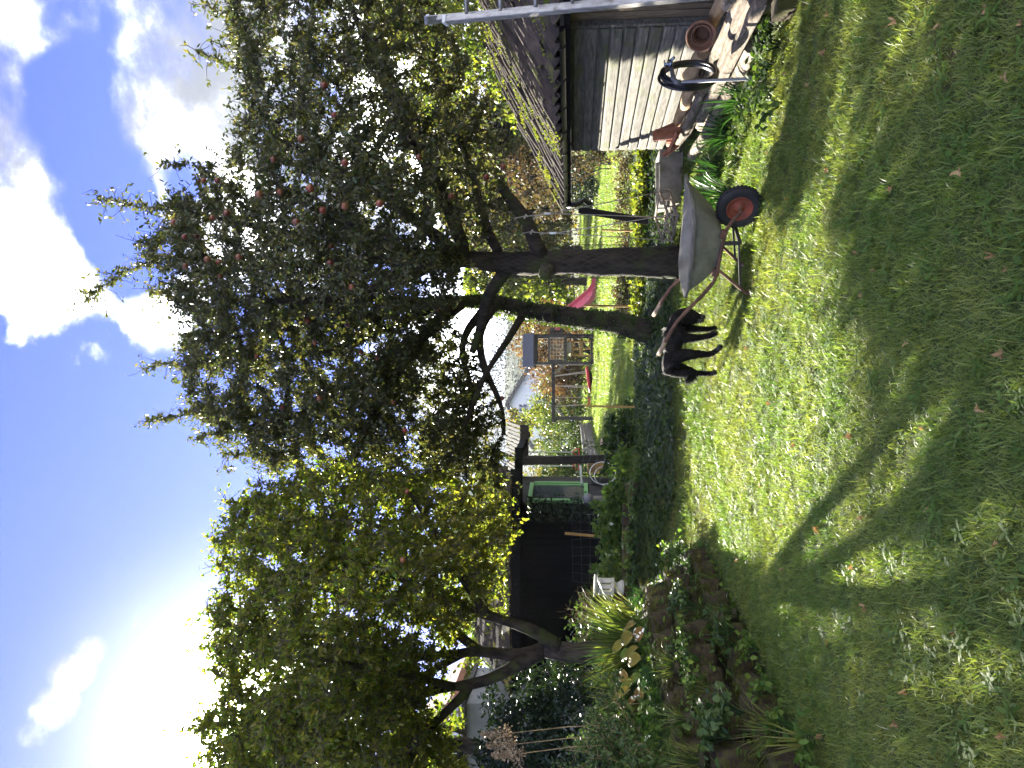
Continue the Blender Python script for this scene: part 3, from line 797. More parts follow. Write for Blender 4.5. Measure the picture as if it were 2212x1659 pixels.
mc = np.array([list(roofp(RY0 + rng.random() * (RW - RY0), rng.random())) for _ in range(150)])
mw = rng.integers(0, 150, k); mp_ = mc[mw] + rng.normal(size=(k, 1)) * np.array(DS) * .10 + rng.normal(size=(k, 1)) * np.array(TU) * .05 + np.array(TN) * .035
leaves('roof_moss', mp_, rng.normal(size=(k, 3)) + np.array([0, 0, .8]), .022 + .02 * rng.random(k), M['moss'], shed, kind='stuff', ratio=.6)
# gutter: half-round channel with a downpipe elbow at the far end
mb = MB(); prof = [(math.cos(a) * .055, math.sin(a) * .055) for a in np.linspace(math.pi, 2 * math.pi, 8)]
gy0, gy1 = 6.62, 11.75
V = []
for y in (gy0, gy1):
    for rr in (1, .9):
        for u, v in prof: V.append(Vector((eavex(y), y, ZE - .03)) + NS * (u * rr - .05) + Vector((0, 0, v * rr)))
n = 8; Fc = []
for i in range(n - 1): Fc += [(i, i + 1, 16 + i + 1, 16 + i), (8 + i, 8 + i + 1, 24 + i + 1, 24 + i)]
Fc += [(0, 8, 24, 16), (7, 15, 31, 23), tuple(range(8)), tuple(range(16, 24))]
mb.add(V, Fc); gut = mb.build('gutter', M['hose'], shed, smooth=False)
mb = MB()
for y in np.arange(6.9, 11.7, .62):
    c = Vector((eavex(y), y, ZE - .03)) - NS * .05
    mb.tube([c + NS * math.cos(a) * .06 + Vector((0, 0, math.sin(a) * .06)) for a in np.linspace(math.pi, 2 * math.pi, 7)], .006, 5)
mb.build('gutter_bracket', M['iron'], gut)
q0 = Vector((eavex(11.5), 11.5, ZE - .07)) - NS * .05
MB().tube([q0, q0 + Vector((.01, 0, -.12)), q0 + Vector((.03, .02, -.18)), q0 + Vector((.06, .04, -.22)), q0 + Vector((.09, .06, -.26)), q0 + Vector((-.0, .06, -.38))], .04, 10).build('downpipe', M['hose'], gut, smooth=True)
MB().bar(roofp(RY0, -.01, -.075), roofp(RW, -.01, -.075), .02, .09).build('fascia', M['shade_wood'], shed)
o = MB().bar(P(1250, 453, 11.3), P(1400, 478, 11.0), .10, .03, (.5, 1, 0)).build('leaning_board', M['plank_dark'], base=P(1400, 478, 11.0), bevel=.004)
tag(o, 'long dark board standing upright below the far end of the black gutter', 'board')

# ------------------------------------------------------------------ left-hand open shed (inner shade put into near-black wood)
pav = thing('garden_shelter', (-3.8, 15.6, .65), 'low open wooden shelter, its inner shade coloured black, with mossy shingle roof and a pale green window', 'shelter')
FY = 15.5
vb = MB().box((0, 0, 0), (.145, .022, 2.05)).mesh('wall_board'); vb.materials.append(M['shade_wood'])
for i in range(26):
    o = bpy.data.objects.new('wall_board', vb); COL.objects.link(o); o.parent = pav
    o.location = Vector((-2.2 - .15 * i, FY + 1.6 + .02 * rng.random(), 1.62)) - org(pav)
MB().box((-4.15, FY + 1.66, 1.7), (3.9, .05, 3.0)).build('back_panel', M['shade_wood'], pav)
MB().box((-6.1, FY + .85, 1.7), (.05, 1.6, 2.4)).build('end_panel', M['shade_wood'], pav)
MB().box((-4.15, FY + .8, .62), (3.9, 1.7, .04)).build('floor', M['soil'], pav)
w0, w1 = Vector((-2.44, FY, 0)), Vector((-2.12, 17.2, 0)); wd_ = (w1 - w0).normalized(); wn = Vector((wd_.y, -wd_.x, 0))
MB().bar(w0 + Vector((0, 0, .92)), w1 + Vector((0, 0, .92)), .05, .62).build('side_wall', M['tower'], pav)
MB().bar(w0 + Vector((0, 0, 2.6)), w1 + Vector((0, 0, 2.6)), .05, .25).build('side_wall', M['tower'], pav)
pb = MB().box((0, 0, 0), (.1, .02, 2.0)).mesh('wall_board'); pb.materials.append(M['tower'])
RWm = Matrix((wd_, -wn, Vector((0, 0, 1)))).transposed()
for i in range(5):
    o = bpy.data.objects.new('wall_board', pb); COL.objects.link(o); o.parent = pav
    o.matrix_local = Matrix.Translation(w0 + wd_ * (1.20 + .11 * i) + wn * .03 + Vector((0, 0, 1.6)) - org(pav)) @ RWm.to_4x4()
fr = MB(); A0, A1 = w0 + wd_ * .02 + wn * .05, w0 + wd_ * 1.12 + wn * .05
for z, h in ((1.30, .09), (2.46, .09)): fr.bar(A0 + Vector((0, 0, z)), A1 + Vector((0, 0, z)), .07, h)
for p, ww in ((A0, .07), (A1, .10)): fr.bar(p + Vector((0, 0, 1.345)), p + Vector((0, 0, 2.415)), ww, .068, wd_)
for p in (A0 + wd_ * .06, A1 - wd_ * .09): fr.bar(p + wn * .008 + Vector((0, 0, 1.35)), p + wn * .008 + Vector((0, 0, 2.41)), .04, .05, wd_)
win = fr.build('window_frame', M['green_paint'], pav, bevel=.006)
MB().bar(A0 + Vector((0, 0, 1.88)), A1 + Vector((0, 0, 1.88)), .008, 1.06).build('pane', M['dark_glass'], win)
MB().box((-3.0, 17.6, 1.6), (.05, .05, .05)).build('hinge', M['iron'], pav)
post = MB().bar((-1.50, FY, .6), (-1.58, FY, 2.62), .16, .14, (0, 1, 0)).build('post', M['plank_dark'], pav, bevel=.01)
mb = MB(); mb.bar((-1.3, FY - .02, 2.68), (-5.95, FY - .02, 2.68), .1, .16); mb.bar((-1.35, FY, 2.66), (-1.2, 18.2, 2.66), .1, .14)
mb.build('beam', M['shade_wood'], pav)
mb = MB()
for i in range(8): mb.bar((-1.5 - .62 * i, FY - .45, 2.70), (-1.5 - .62 * i, 18.2, 3.72), .06, .1)
mb.build('rafter', M['shade_wood'], pav, kind='stuff')
MB().bar((-1.72, 15.07, 2.70), (-6.1, 15.07, 2.70), .03, .16).build('fascia', M['shade_wood'], pav)
MB().bar((-1.72, 15.30, 2.74), (-6.1, 15.30, 2.74), .03, .2).build('fascia', M['shade_wood'], pav)
mb = MB(); zs = lambda y: 2.79 + (y - 15.05) * .345
mb.add([(-1.75, 15.05, zs(15.05)), (-6.1, 15.05, zs(15.05)), (-6.1, 18.2, zs(18.2)), (-1.75, 18.2, zs(18.2)), (-1.75, 15.05, zs(15.05) - .03), (-6.1, 15.05, zs(15.05) - .03), (-6.1, 18.2, zs(18.2) - .03), (-1.75, 18.2, zs(18.2) - .03)],
       [(0, 1, 2, 3), (7, 6, 5, 4), (0, 4, 5, 1), (1, 5, 6, 2), (2, 6, 7, 3), (3, 7, 4, 0)])
proof = mb.build('roof', M['shade_wood'], pav)
sm_ = MB().box((0, .13, 0), (.218, .30, .034)).mesh('shingle'); sm_.materials.append(M['shingle'])
slope = math.atan(.345)
for r in range(12):
    for q in range(19):
        o = bpy.data.objects.new('shingle', sm_); COL.objects.link(o); o.parent = proof
        y = 15.02 + r * .258; p = Vector((-1.87 - q * .232 + .1 * (r % 2) + rng.normal() * .006, y, zs(y) + .03 + .008 * rng.random()))
        o.matrix_local = Matrix.Translation(p - org(pav)) @ (Matrix.Rotation(slope + .09 + rng.normal() * .03, 3, 'X') @ Matrix.Rotation(rng.normal() * .03, 3, 'Z')).to_4x4()
k = 3600; mc = np.stack([-1.9 - 2.6 * rng.random(90) ** 1.3, rng.uniform(15.05, 18, 90)], 1); q = mc[rng.integers(0, 90, k)] + rng.normal(size=(k, 2)) * np.array([.16, .10])
ok = (q[:, 0] < -1.8) & (q[:, 0] > -6.1) & (q[:, 1] > 15.03) & (q[:, 1] < 18.1); q = q[ok]
leaves('roof_moss', np.stack([q[:, 0], q[:, 1], zs(q[:, 1]) + .06], 1), rng.normal(size=(len(q), 3)) + np.array([0, 0, .6]), .04 + .04 * rng.random(len(q)), M['leaf_lime'], pav, kind='stuff', ratio=.6)
k = 900; q = np.stack([rng.normal(size=k) * .13 - 2.52, np.full(k, FY - .06) - .08 * rng.random(k), 1.0 + 1.5 * rng.random(k)], 1)
ivo = leaves('wall_ivy', q, np.stack([rng.normal(size=k), -.5 * np.ones(k), rng.normal(size=k) - .5], 1), .07 * (.6 + .6 * rng.random(k)), M['leaf_dark'], ratio=.8); tag(ivo, 'dark ivy climbing the dark shelter front beside the green window', 'ivy')
pav.location = (Vector(pav.location) - Vector((0, 0, CAMH))) * 1.1 + Vector((0, 0, CAMH)); pav.scale = (1.1, 1.1, 1.1)
ivo.location = (0, 0, -.16); ivo.scale = (1.1, 1.1, 1.1)
# low dark annexe roof to the right of the shelter
o = MB(); ann = thing('annexe_roof', (-1.6, 19.5, .6), 'dark corrugated lean-to roof behind the shelter post', 'lean-to')
mb = MB()
for i in range(16): mb.bar((-1.05 - .10 * i, 18.6, 2.85), (-1.05 - .10 * i, 20.6, 3.35), .06, .04)
mb.bar((-1.8, 18.55, 2.75), (-1.0, 18.55, 2.75), .04, .2)
mb.build('sheet', M['plank_dark'], ann); mb = MB(); mb.bar((-1.98, 20.4, .6), (-1.98, 20.4, 3.2), .1, .1, (0, 1, 0)); mb.build('post', M['plank_dark'], ann)

# ------------------------------------------------------------------ houses
hw = thing('white_house', (-2, 100, 1), 'pale rendered house gable with dark roof edges far beyond the hedge', 'house')
gx = lambda Y: (829.5 - Y) / F * 100
zp, zl, zr = 1.6 + 136 / F * 100, 1.6 + 108 / F * 100, 1.6 + 82 / F * 100
xp = gx(873); xr_ = gx(800); xl_ = gx(960)
zR = zp - (xr_ - xp) * .60; zL = zp - (xp - xl_) * .60
mb = MB(); V = [(xl_, 100, .5), (xr_, 100, .5), (xr_, 100, zR), (xp, 100, zp), (xl_, 100, zL)]
mb.add(V + [(x, 110, z) for x, y, z in V], [(0, 1, 2, 3, 4), (9, 8, 7, 6, 5), (1, 6, 7, 2), (0, 4, 9, 5)]); mb.build('wall', M['render'], hw)
rf = MB()
for a, b in (((xp, zp), (xr_ + .6, zR - .36)), ((xp, zp), (xl_ - .6, zL - .36))):
    V = [(a[0], 99.4, a[1]), (b[0], 99.4, b[1]), (b[0], 111, b[1]), (a[0], 111, a[1])]
    rf.add([(x, y, z + .05) for x, y, z in V] + [(x, y, z + .5) for x, y, z in V], [(0, 1, 2, 3), (4, 5, 6, 7), (0, 1, 5, 4), (1, 2, 6, 5), (2, 3, 7, 6), (3, 0, 4, 7)])
rf.build('roof', M['slate'], hw)
wz0, wz1 = 1.6 + (1235 - 1139) / F * 100, 1.6 + (1235 - 1121) / F * 100; wx = gx(881)
mb = MB(); mb.box((wx, 99.95, wz0), (1.1, .14, .1)); mb.box((wx, 99.95, wz1), (1.1, .14, .1)); mb.box((wx - .5, 99.95, (wz0 + wz1) / 2), (.1, .14, wz1 - wz0 - .1)); mb.box((wx + .5, 99.95, (wz0 + wz1) / 2), (.1, .14, wz1 - wz0 - .1)); mb.box((wx, 99.95, (wz0 + wz1) / 2), (.06, .12, wz1 - wz0 - .1))
f = mb.build('window', M['window_frame'], hw); MB().box((wx, 99.99, (wz0 + wz1) / 2), (.95, .05, wz1 - wz0 - .1)).build('pane', M['dark_glass'], f)

hl = thing('rendered_house', (-9.5, 19, .6), 'house with grey rendered base and a wooden balcony rail behind the left fruit tree', 'house')
bx0, bx1, by_ = -11.5, -8.05, 19.0
zb = 1.6 + (1235 - 1004) / F * 19
MB().box(((bx0 + bx1) / 2, by_ + 1.2, zb / 2 + .2), (bx1 - bx0, 2.4, zb - .45)).build('wall', M['grey_render'], hl)
MB().box(((bx0 + bx1) / 2, by_ + 1.15, zb + .03), (bx1 - bx0 + .2, 2.6, .1)).build('balcony_slab', M['tower'], hl)
MB().box((-11.4, by_ + 5.0, 2.9), (3.6, 3, 4.6)).build('upper_wall', M['render'], hl)
zt = 1.6 + (1235 - 945) / F * 19
mb = MB(); mb.bar((bx0, by_, zt), (bx1, by_, zt), .06, .06); mb.bar((bx0, by_, zb + .15), (bx1, by_, zb + .15), .05, .05); rail = mb.build('balcony_rail', M['rail_wood'], hl)
bm_ = MB().box((0, 0, 0), (.05, .035, zt - zb - .2)).mesh('baluster'); bm_.materials.append(M['rail_wood'])
for i in range(22):
    o = bpy.data.objects.new('baluster', bm_); COL.objects.link(o); o.parent = rail; o.location = Vector((bx1 - .08 - .155 * i, by_, (zt + zb) / 2 + .07)) - org(hl)
mb = MB()
for s in (-1, 1): mb.add([(-11.4 + s * 2.1, by_ + 3.2, 5.0), (-11.4, by_ + 3.2, 6.6), (-11.4, by_ + 7.2, 6.6), (-11.4 + s * 2.1, by_ + 7.2, 5.0), (-11.4 + s * 2.1, by_ + 3.2, 5.2), (-11.4, by_ + 3.2, 6.8), (-11.4, by_ + 7.2, 6.8), (-11.4 + s * 2.1, by_ + 7.2, 5.2)], [(0, 1, 2, 3), (4, 5, 6, 7), (0, 1, 5, 4), (1, 2, 6, 5), (2, 3, 7, 6), (3, 0, 4, 7)])
mb.add([(-13.2, by_ + 3.51, 5.15), (-9.6, by_ + 3.51, 5.15), (-11.4, by_ + 3.51, 6.55)], [(0, 1, 2)])
mb.build('roof', M['tile_red'], hl)
f = MB().box((-10.3, by_ + 3.48, 3.9), (.9, .06, 1.3)).build('window', M['window_frame'], hl); MB().box((-10.3, by_ + 3.44, 3.9), (.74, .04, 1.14)).build('pane', M['dark_glass'], f)
pt = thing('polytunnel', (-7.0, 20.2, .65), 'small greenhouse with milky plastic sheeting behind the left fruit tree', 'greenhouse')
mb = MB(); na = 9
for y in (20.2, 23.0):
    for a in np.linspace(0, math.pi, na): mb.v.append((-7.0 + 1.0 * math.cos(a), y, 2.3 + 1.75 * math.sin(a) ** .9 - .0))
mb.f += [(i, i + 1, na + i + 1, na + i) for i in range(na - 1)]; mb.f += [tuple(range(na))]
mb.build('cover', M['sheet'], pt)
mb = MB(); mb.box((-7.0, 20.22, 1.45), (2.0, .05, 1.7)); mb.build('front_panel', M['grey_render'], pt)
mb = MB()
for y in (20.15, 21.6, 23.05): mb.tube([(-7.0 + 1.02 * math.cos(a), y, 2.3 + 1.77 * math.sin(a) ** .9) for a in np.linspace(0, math.pi, na)], .02, 6)
mb.build('hoop', M['pipe'], pt, kind='stuff')

# ------------------------------------------------------------------ mossy block wall
sw = thing('block_wall', (-2.3, 7.3, 0), 'three stepped courses of dark mossy blocks edging the flower bed', 'garden wall')
def block_mesh(i):
    r = np.random.default_rng(i); import bmesh
    bm = bmesh.new(); bmesh.ops.create_cube(bm, size=1)
    bmesh.ops.subdivide_edges(bm, edges=bm.edges[:], cuts=3, use_grid_fill=True)
    for v in bm.verts:
        p = v.co * 1.0; q = p.normalized() * .62; v.co = p.lerp(q, .22)
        v.co += Vector((pnoise(p * 2.1 + Vector((i, 0, 0))), pnoise(p * 2.1 + Vector((0, i, 5))), pnoise(p * 2.1 + Vector((3, 0, i))))) * .10 + Vector((pnoise(p * 7 + Vector((i, 2, 2))), 0, pnoise(p * 7 + Vector((1, i, 2))))) * .05
    me = bpy.data.meshes.new('block'); bm.to_mesh(me); bm.free(); me.materials.append(M['block']); me.polygons.foreach_set('use_smooth', np.full(len(me.polygons), True)); return me
bms = [block_mesh(i + 3) for i in range(5)]
block_tops = []
for off, zc, y0, y1, hgt in ((-.14, .105, 4.9, 9.2, .22), (-.36, .36, 5.4, 9.3, .25), (-.60, .60, 6.1, 10.4, .25)):
    y = y0
    while y < y1:
        L = .28 + .07 * rng.random(); yc = y + L / 2
        o = bpy.data.objects.new('block', bms[rng.integers(0, 5)]); COL.objects.link(o); o.parent = sw
        c = Vector((wall_x(yc) + off + rng.normal() * .02, yc, zc + rng.normal() * .012))
        o.location = c - org(sw); o.scale = (.27 + .03 * rng.random(), L * 1.02, hgt + .03 * rng.normal() * .5); o.rotation_euler = (rng.normal() * .05, rng.normal() * .05 - .1, .18 + rng.normal() * .08)
        block_tops.append(c + Vector((0, 0, hgt / 2))); y += L + .03 + .03 * rng.random()
# brick edging in front of the shelter bed
ed = thing('edging', (-2.5, 12.6, .6), 'row of dark low edging blocks in front of the ivy below the shelter', 'edging')
em = MB().box((0, 0, 0), (.34, .16, .20)).mesh('edging_block'); em.materials.append(M['block'])
for i in range(6):
    o = bpy.data.objects.new('edging_block', em); COL.objects.link(o); o.parent = ed; xx = -1.75 - .37 * i
    o.location = Vector((xx, 12.35 + .06 * i + rng.normal() * .02, gz(xx, 12.4) + .07)) - org(ed); o.rotation_euler = (rng.normal() * .04, rng.normal() * .04, rng.normal() * .06)
    bv = o.modifiers.new('bevel', 'BEVEL'); bv.width = .02; bv.segments = 2
# far low stone wall
fw = thing('stone_wall', (-2.2, 31, .6), 'low grey stone block wall at the end of the hedge on the far lawn', 'garden wall')
mb = MB(); a, b = Vector((-2.75, 26.5, .6)), Vector((-1.85, 35, .66)); n = 40
for r in range(4):
    for i in range(n):
        s = (i + .5 * (r % 2)) / n; c = a.lerp(b, s) + Vector((0, 0, .07 + .145 * r)); mb.box(c + Vector((rng.normal() * .012, 0, 0)), (.16, .19, .12), Matrix.Rotation(.1, 3, 'Z'))
o = mb.build('stone', M['paving'], fw, kind='stuff')

# ------------------------------------------------------------------ the fruit trees
A_poly = [(480, -140), (470, 110), (505, 160), (500, 240), (480, 330), (390, 380), (345, 450), (300, 540), (295, 640), (420, 700), (700, 710), (900, 690), (1000, 640), (1010, 560), (1075, 450), (1085, 350), (1065, 250), (1020, 120), (960, 0), (940, -140)]
B_poly = [(400, 600), (390, 700), (375, 790), (395, 900), (470, 960), (560, 1000), (640, 1040), (750, 1075), (900, 1110), (1098, 1090), (1105, 1020), (1065, 900), (1035, 800), (990, 700), (800, 590), (550, 580)]
C_poly = [(700, 1000), (560, 1040), (490, 1105), (458, 1170), (480, 1250), (448, 1330), (442, 1400), (475, 1480), (415, 1560), (440, 1660), (430, 1900), (1020, 1900), (1020, 1659), (938, 1565), (935, 1490), (950, 1440), (1000, 1380), (1040, 1320), (1075, 1250), (1112, 1150), (1105, 1060), (900, 1010)]
attA = np.concatenate([crown_points(A_poly, 10.0, 3400, 2.3), crown_points([(560, 250), (520, 420), (560, 640), (900, 640), (960, 400), (900, 150)], 8.2, 420, .9)])
chA = [
    [(1480, 566, 10.3, 0.227), (1440, 567, 10.3, 0.197), (1350, 567, 10.3, 0.183), (1220, 566, 10.3, 0.172), (1150, 572, 10.3, 0.164), (1080, 566, 10.3, 0.139), (1000, 560, 10.25, 0.109), (900, 556, 10.2, 0.092), (780, 560, 10.0, 0.067), (600, 575, 9.8, 0.042), (450, 590, 9.7, 0.021)],
    [(1165, 560, 10.2, .12), (1158, 520, 10.1, .10), (1139, 477, 10.0, .092), (1110, 440, 9.9, .088), (1090, 420, 9.8, .075), (1086, 408, 9.75, .07)],
    [(1085, 560, 10.3, .09), (1062, 520, 10.4, .07), (1045, 480, 10.4, .06), (1036, 440, 10.4, .055), (1028, 395, 10.3, .045), (1000, 320, 10.2, .045), (960, 230, 10, .03)],
    [(1090, 580, 10.3, .10), (1072, 615, 10.4, .09), (1050, 640, 10.6, .08), (1042, 700, 10.8, .07), (1020, 760, 11, .05)],
    [(1000, 560, 10.2, .10), (930, 500, 10.0, .08), (830, 420, 9.9, .06), (700, 350, 9.8, .045), (560, 280, 9.7, .025)],
    [(960, 557, 10.2, .09), (860, 610, 10.1, .07), (700, 650, 10, .05), (520, 650, 9.9, .03)],
    [(900, 556, 10.2, .08), (760, 520, 10.1, .06), (600, 500, 10, .04), (420, 460, 9.9, .02)],
    [(1010, 556, 10.2, .10), (960, 430, 10, .08), (890, 300, 9.7, .06), (820, 160, 9.4, .045), (760, 20, 9.2, .03)],
    [(980, 558, 10.1, .08), (880, 545, 9.3, .06), (780, 500, 8.6, .04), (700, 440, 8.1, .025)],
    [(940, 556, 10.2, .08), (850, 600, 11, .06), (720, 560, 11.8, .04)],
]
spA = [[(480, 440, 9.8, .01), (330, 452, 9.8, .006), (270, 440, 9.8, .005), (215, 432, 9.8, .003)], [(480, 560, 9.8, .01), (330, 560, 9.8, .006), (260, 590, 9.8, .005), (220, 620, 9.8, .004), (185, 645, 9.8, .003)],
       [(430, 360, 9.8, .01), (352, 350, 9.7, .004)], [(560, 160, 9.5, .01), (470, 130, 9.5, .005), (430, 115, 9.5, .003)], [(560, 40, 9.4, .01), (470, 20, 9.3, .005), (415, 8, 9.3, .003)], [(430, 640, 9.9, .01), (370, 665, 9.9, .004)], [(420, 520, 9.6, .01), (300, 525, 9.6, .004)]]
treeA, nA, rA = fruit_tree('apple_tree', 'old apple tree with wire netting round its upright trunk behind the wheelbarrow', 'apple tree', Vector((P(1480, 566, 10.3).x, 10.3, gz(1.66, 10.3))), chA, attA, M['leaf_apple'], 88000, .068, .5, spA)
attB = np.concatenate([crown_points(B_poly, 11.8, 3000, 2.2), crown_points([(800, 640), (800, 980), (1020, 1010), (1040, 880), (1000, 790), (960, 660)], 11.6, 1900, 1.7)])
chB = [
    [(1430, 722, 12, 0.254), (1405, 716, 12, 0.209), (1350, 701, 12, 0.176), (1250, 688, 12, 0.152), (1150, 672, 12, 0.143), (1085, 657, 12, 0.127), (1000, 650, 11.95, 0.090), (900, 655, 11.8, 0.082), (750, 690, 11.6, 0.057), (560, 720, 11.5, 0.033), (430, 740, 11.4, 0.016)],
    [(1135, 672, 12, 0.085), (1118, 700, 11.8, 0.060), (1097, 735, 11.6, 0.051), (1072, 770, 11.4, 0.043), (1052, 797, 11.3, 0.038), (1030, 850, 11.2, 0.043), (1000, 930, 11, 0.025)],
    [(1060, 655, 12, 0.088), (1036, 680, 12, 0.068), (1000, 725, 12, 0.060), (994, 750, 12, 0.056), (1004, 790, 12, 0.052), (1016, 830, 12, 0.046), (1022, 890, 12, 0.040), (1000, 980, 12, 0.032)],
    [(1070, 655, 12, 0.088), (1040, 700, 11.7, 0.068), (1032, 726, 11.6, 0.064), (1040, 771, 11.6, 0.060), (1050, 813, 11.6, 0.056), (1078, 855, 11.6, 0.044), (1090, 890, 11.6, 0.034), (1088, 940, 11.6, 0.032)],
    [(1000, 650, 11.9, .10), (900, 740, 11.8, .08), (780, 830, 11.7, .06), (640, 900, 11.6, .045), (500, 930, 11.5, .02)],
    [(960, 650, 11.9, .09), (860, 700, 12.4, .07), (700, 760, 12.8, .05), (520, 790, 12.9, .03)],
    [(980, 650, 11.9, .09), (880, 770, 11.2, .07), (800, 900, 10.6, .05), (760, 1000, 10.3, .03)],
    [(930, 655, 11.8, .08), (820, 640, 11, .06), (700, 660, 10.4, .04)],
]
spB = [[(520, 780, 11.5, .01), (400, 780, 11.5, .006), (310, 795, 11.5, .003)], [(560, 900, 11.5, .01), (420, 890, 11.4, .006), (370, 900, 11.4, .004), (318, 912, 11.4, .003)], [(600, 930, 11.3, .01), (500, 930, 11.3, .005), (425, 945, 11.2, .003)], [(640, 980, 11.2, .01), (540, 980, 11.2, .005), (490, 985, 11.1, .003)], [(480, 720, 11.4, .01), (390, 725, 11.4, .004)]]
treeB, nB, rB = fruit_tree('apple_tree', 'leaning apple tree with bare mossy trunk between the play tower and the wheelbarrow', 'apple tree', Vector((P(1430, 722, 12).x, 12, gz(.85, 12))), chB, attB, M['leaf_apple'], 92000, .069, .5, spB)
attC = np.concatenate([crown_points(C_poly, 10.0, 4600, 2.4)])
chC = [
    [(1330, 1408, 10.5, .20), (1249, 1411, 10.5, .15), (1207, 1405, 10.5, .135), (1176, 1402, 10.5, .125)],
    [(1210, 1402, 10.5, .11), (1190, 1384, 10.4, .095), (1160, 1366, 10.3, .085), (1121, 1349, 10.2, .075), (1051, 1330, 10.1, .07), (960, 1290, 10, .055), (840, 1240, 9.9, .04), (700, 1200, 9.8, .025)],
    [(1180, 1402, 10.5, .11), (1150, 1410, 10.5, .088), (1121, 1415, 10.5, .08), (1072, 1413, 10.5, .075), (1031, 1403, 10.5, .07), (985, 1412, 10.5, .06), (900, 1420, 10.4, .06), (760, 1400, 10.3, .04), (600, 1380, 10.2, .02)],
    [(1170, 1408, 10.5, .11), (1121, 1431, 10.4, .09), (1093, 1451, 10.3, .08), (1051, 1472, 10.2, .075), (1017, 1483, 10.2, .07), (975, 1480, 10.2, .06), (880, 1510, 10.1, .06), (740, 1540, 10, .045), (560, 1560, 9.9, .02)],
    [(1020, 1483, 10.2, .07), (940, 1560, 10, .06), (860, 1640, 9.8, .05), (760, 1740, 9.6, .03)],
    [(1031, 1403, 10.5, .07), (940, 1330, 10.7, .055), (820, 1290, 11, .04), (660, 1270, 11.3, .02)],
    [(1051, 1330, 10.1, .06), (980, 1220, 9.9, .05), (930, 1130, 9.6, .035), (880, 1060, 9.4, .02)],
    [(960, 1290, 10, .05), (900, 1180, 9.3, .04), (780, 1120, 9, .025)],
    [(1010, 1405, 10.5, .06), (880, 1480, 11, .05), (760, 1460, 11.6, .03)],
    [(975, 1482, 10.2, .06), (850, 1450, 9.2, .04), (720, 1430, 8.6, .025)],
]
spC = [[(560, 1560, 10, .01), (440, 1565, 10, .006), (400, 1575, 10, .004)], [(560, 1170, 9.8, .01), (460, 1165, 9.7, .005)], [(600, 1090, 9.6, .01), (490, 1085, 9.6, .005)], [(560, 1400, 10, .01), (440, 1395, 10, .005)], [(640, 1060, 9.6, .01), (560, 1045, 9.5, .005)], [(560, 1330, 10, .01), (445, 1320, 10, .005)]]
def var_sun(pos): return rng.beta(2.2, 2.6, len(pos)) + .12 * (pos[:, 2] < 3.4)  # low leaves yellower: the sun on them is put into the colour
treeC, nC, rC = fruit_tree('plum_tree', 'sunlit yellow-green plum tree with forked trunk rising from the flower bed on the left', 'plum tree', Vector((P(1330, 1408, 10.5).x, 10.5, .70)), chC, attC, M['leaf_plum'], 122000, .071, .5, spC, var_fn=var_sun, hang=.4, kill=.2)
# netting round the apple trunk (hexagonal wire), a part of that tree
mb = MB()
ps, rs = polyline(chA[0]); zlo, zhi = gz(1.66, 10.3) + .05, 2.55
def trunk_at(z):
    i = int(np.abs(ps[:, 2] - z).argmin()); return ps[i], rs[i]
nz_, na_ = 30, 20
for i in range(nz_):
    z = zlo + (zhi - zlo) * i / nz_; dz = (zhi - zlo) / nz_
    for j in range(na_):
        a0 = (j + .5 * (i % 2)) / na_ * 2 * math.pi
        for s in (-.5, .5):
            c0, r0 = trunk_at(z); c1, r1 = trunk_at(z + dz); a1 = a0 + s / na_ * 2 * math.pi
            b0, b1 = r0 * 1.16 + .02 + .015 * math.sin(a0 * 3 + z), r1 * 1.16 + .02 + .015 * math.sin(a1 * 3 + z)
            mb.tube([(c0[0] + b0 * math.cos(a0), c0[1] + b0 * math.sin(a0), z), (c1[0] + b1 * math.cos(a1), c1[1] + b1 * math.sin(a1), z + dz)], .0022, 3, False)
mb.build('wire_netting', M['chicken'], treeA)
# knots and cut stubs
for tr_, pt_, dr_, r_ in ((treeA, P(1178, 590, 10.1), (-.8, -.35, .3), .075), (treeB, P(1185, 683, 11.82), (-.35, -1, .1), .085), (treeB, P(1110, 660, 11.85), (.3, -1, .5), .06)):
    mb = MB(); Mx = axis_matrix(pt_, dr_); mb.lathe([(r_ * 1.35, -.10), (r_ * 1.2, 0), (r_, .07), (r_ * .75, .085), (r_ * .45, .06), (.002, .05)], 12, Mx); mb.build('knot', M['bark'], tr_, smooth=True)
k = 2600    # moss and ivy on the leaning trunk
ps2, rs2 = polyline(chB[0]); ii = rng.integers(0, 22, k); aa = rng.random(k) * 6.28
mpz = ps2[ii] + np.stack([np.cos(aa) * rs2[ii] * 1.02, np.sin(aa) * rs2[ii] * 1.02, rng.random(k) * .14], 1)
leaves('trunk_moss', mpz, np.stack([np.cos(aa), np.sin(aa), rng.normal(size=k) * .6], 1), .02 + .03 * rng.random(k), M['leaf_ivy'], treeB, kind='stuff', ratio=.7)

# ------------------------------------------------------------------ trees, hedges and bushes beyond the garden
def at(Y, y): x = (829.5 - Y) / F * y; return Vector((x, y, gz(x, y)))
far_tree('yellow-green tree standing on the far lawn just right of the red slide', at(610, 40), 6.6, 2.6, M['leaf_lime'], 7800, 0.196)
far_tree('broad bushy tree behind the far end of the tool shed roof', at(440, 37), 8.2, 3.3, M['leaf_bg'], 10800, 0.196)
far_tree('tall tree with autumn-tinted leaves behind the middle of the tool shed roof', at(270, 33), 8.6, 3.3, M['leaf_bg'], 10800, 0.184)
far_tree('bright yellow-green tree behind the top of the ladder', at(70, 26), 8.4, 3.0, M['leaf_lime'], 11250, 0.149)
far_tree('green tree at the right edge of the photo behind the shed ridge', at(-60, 30), 9.5, 3.5, M['leaf_bg'], 9750, 0.172)
far_tree('rounded tree far behind the two apple trunks', at(540, 48), 7.0, 3.4, M['leaf_bg'], 7800, 0.23)
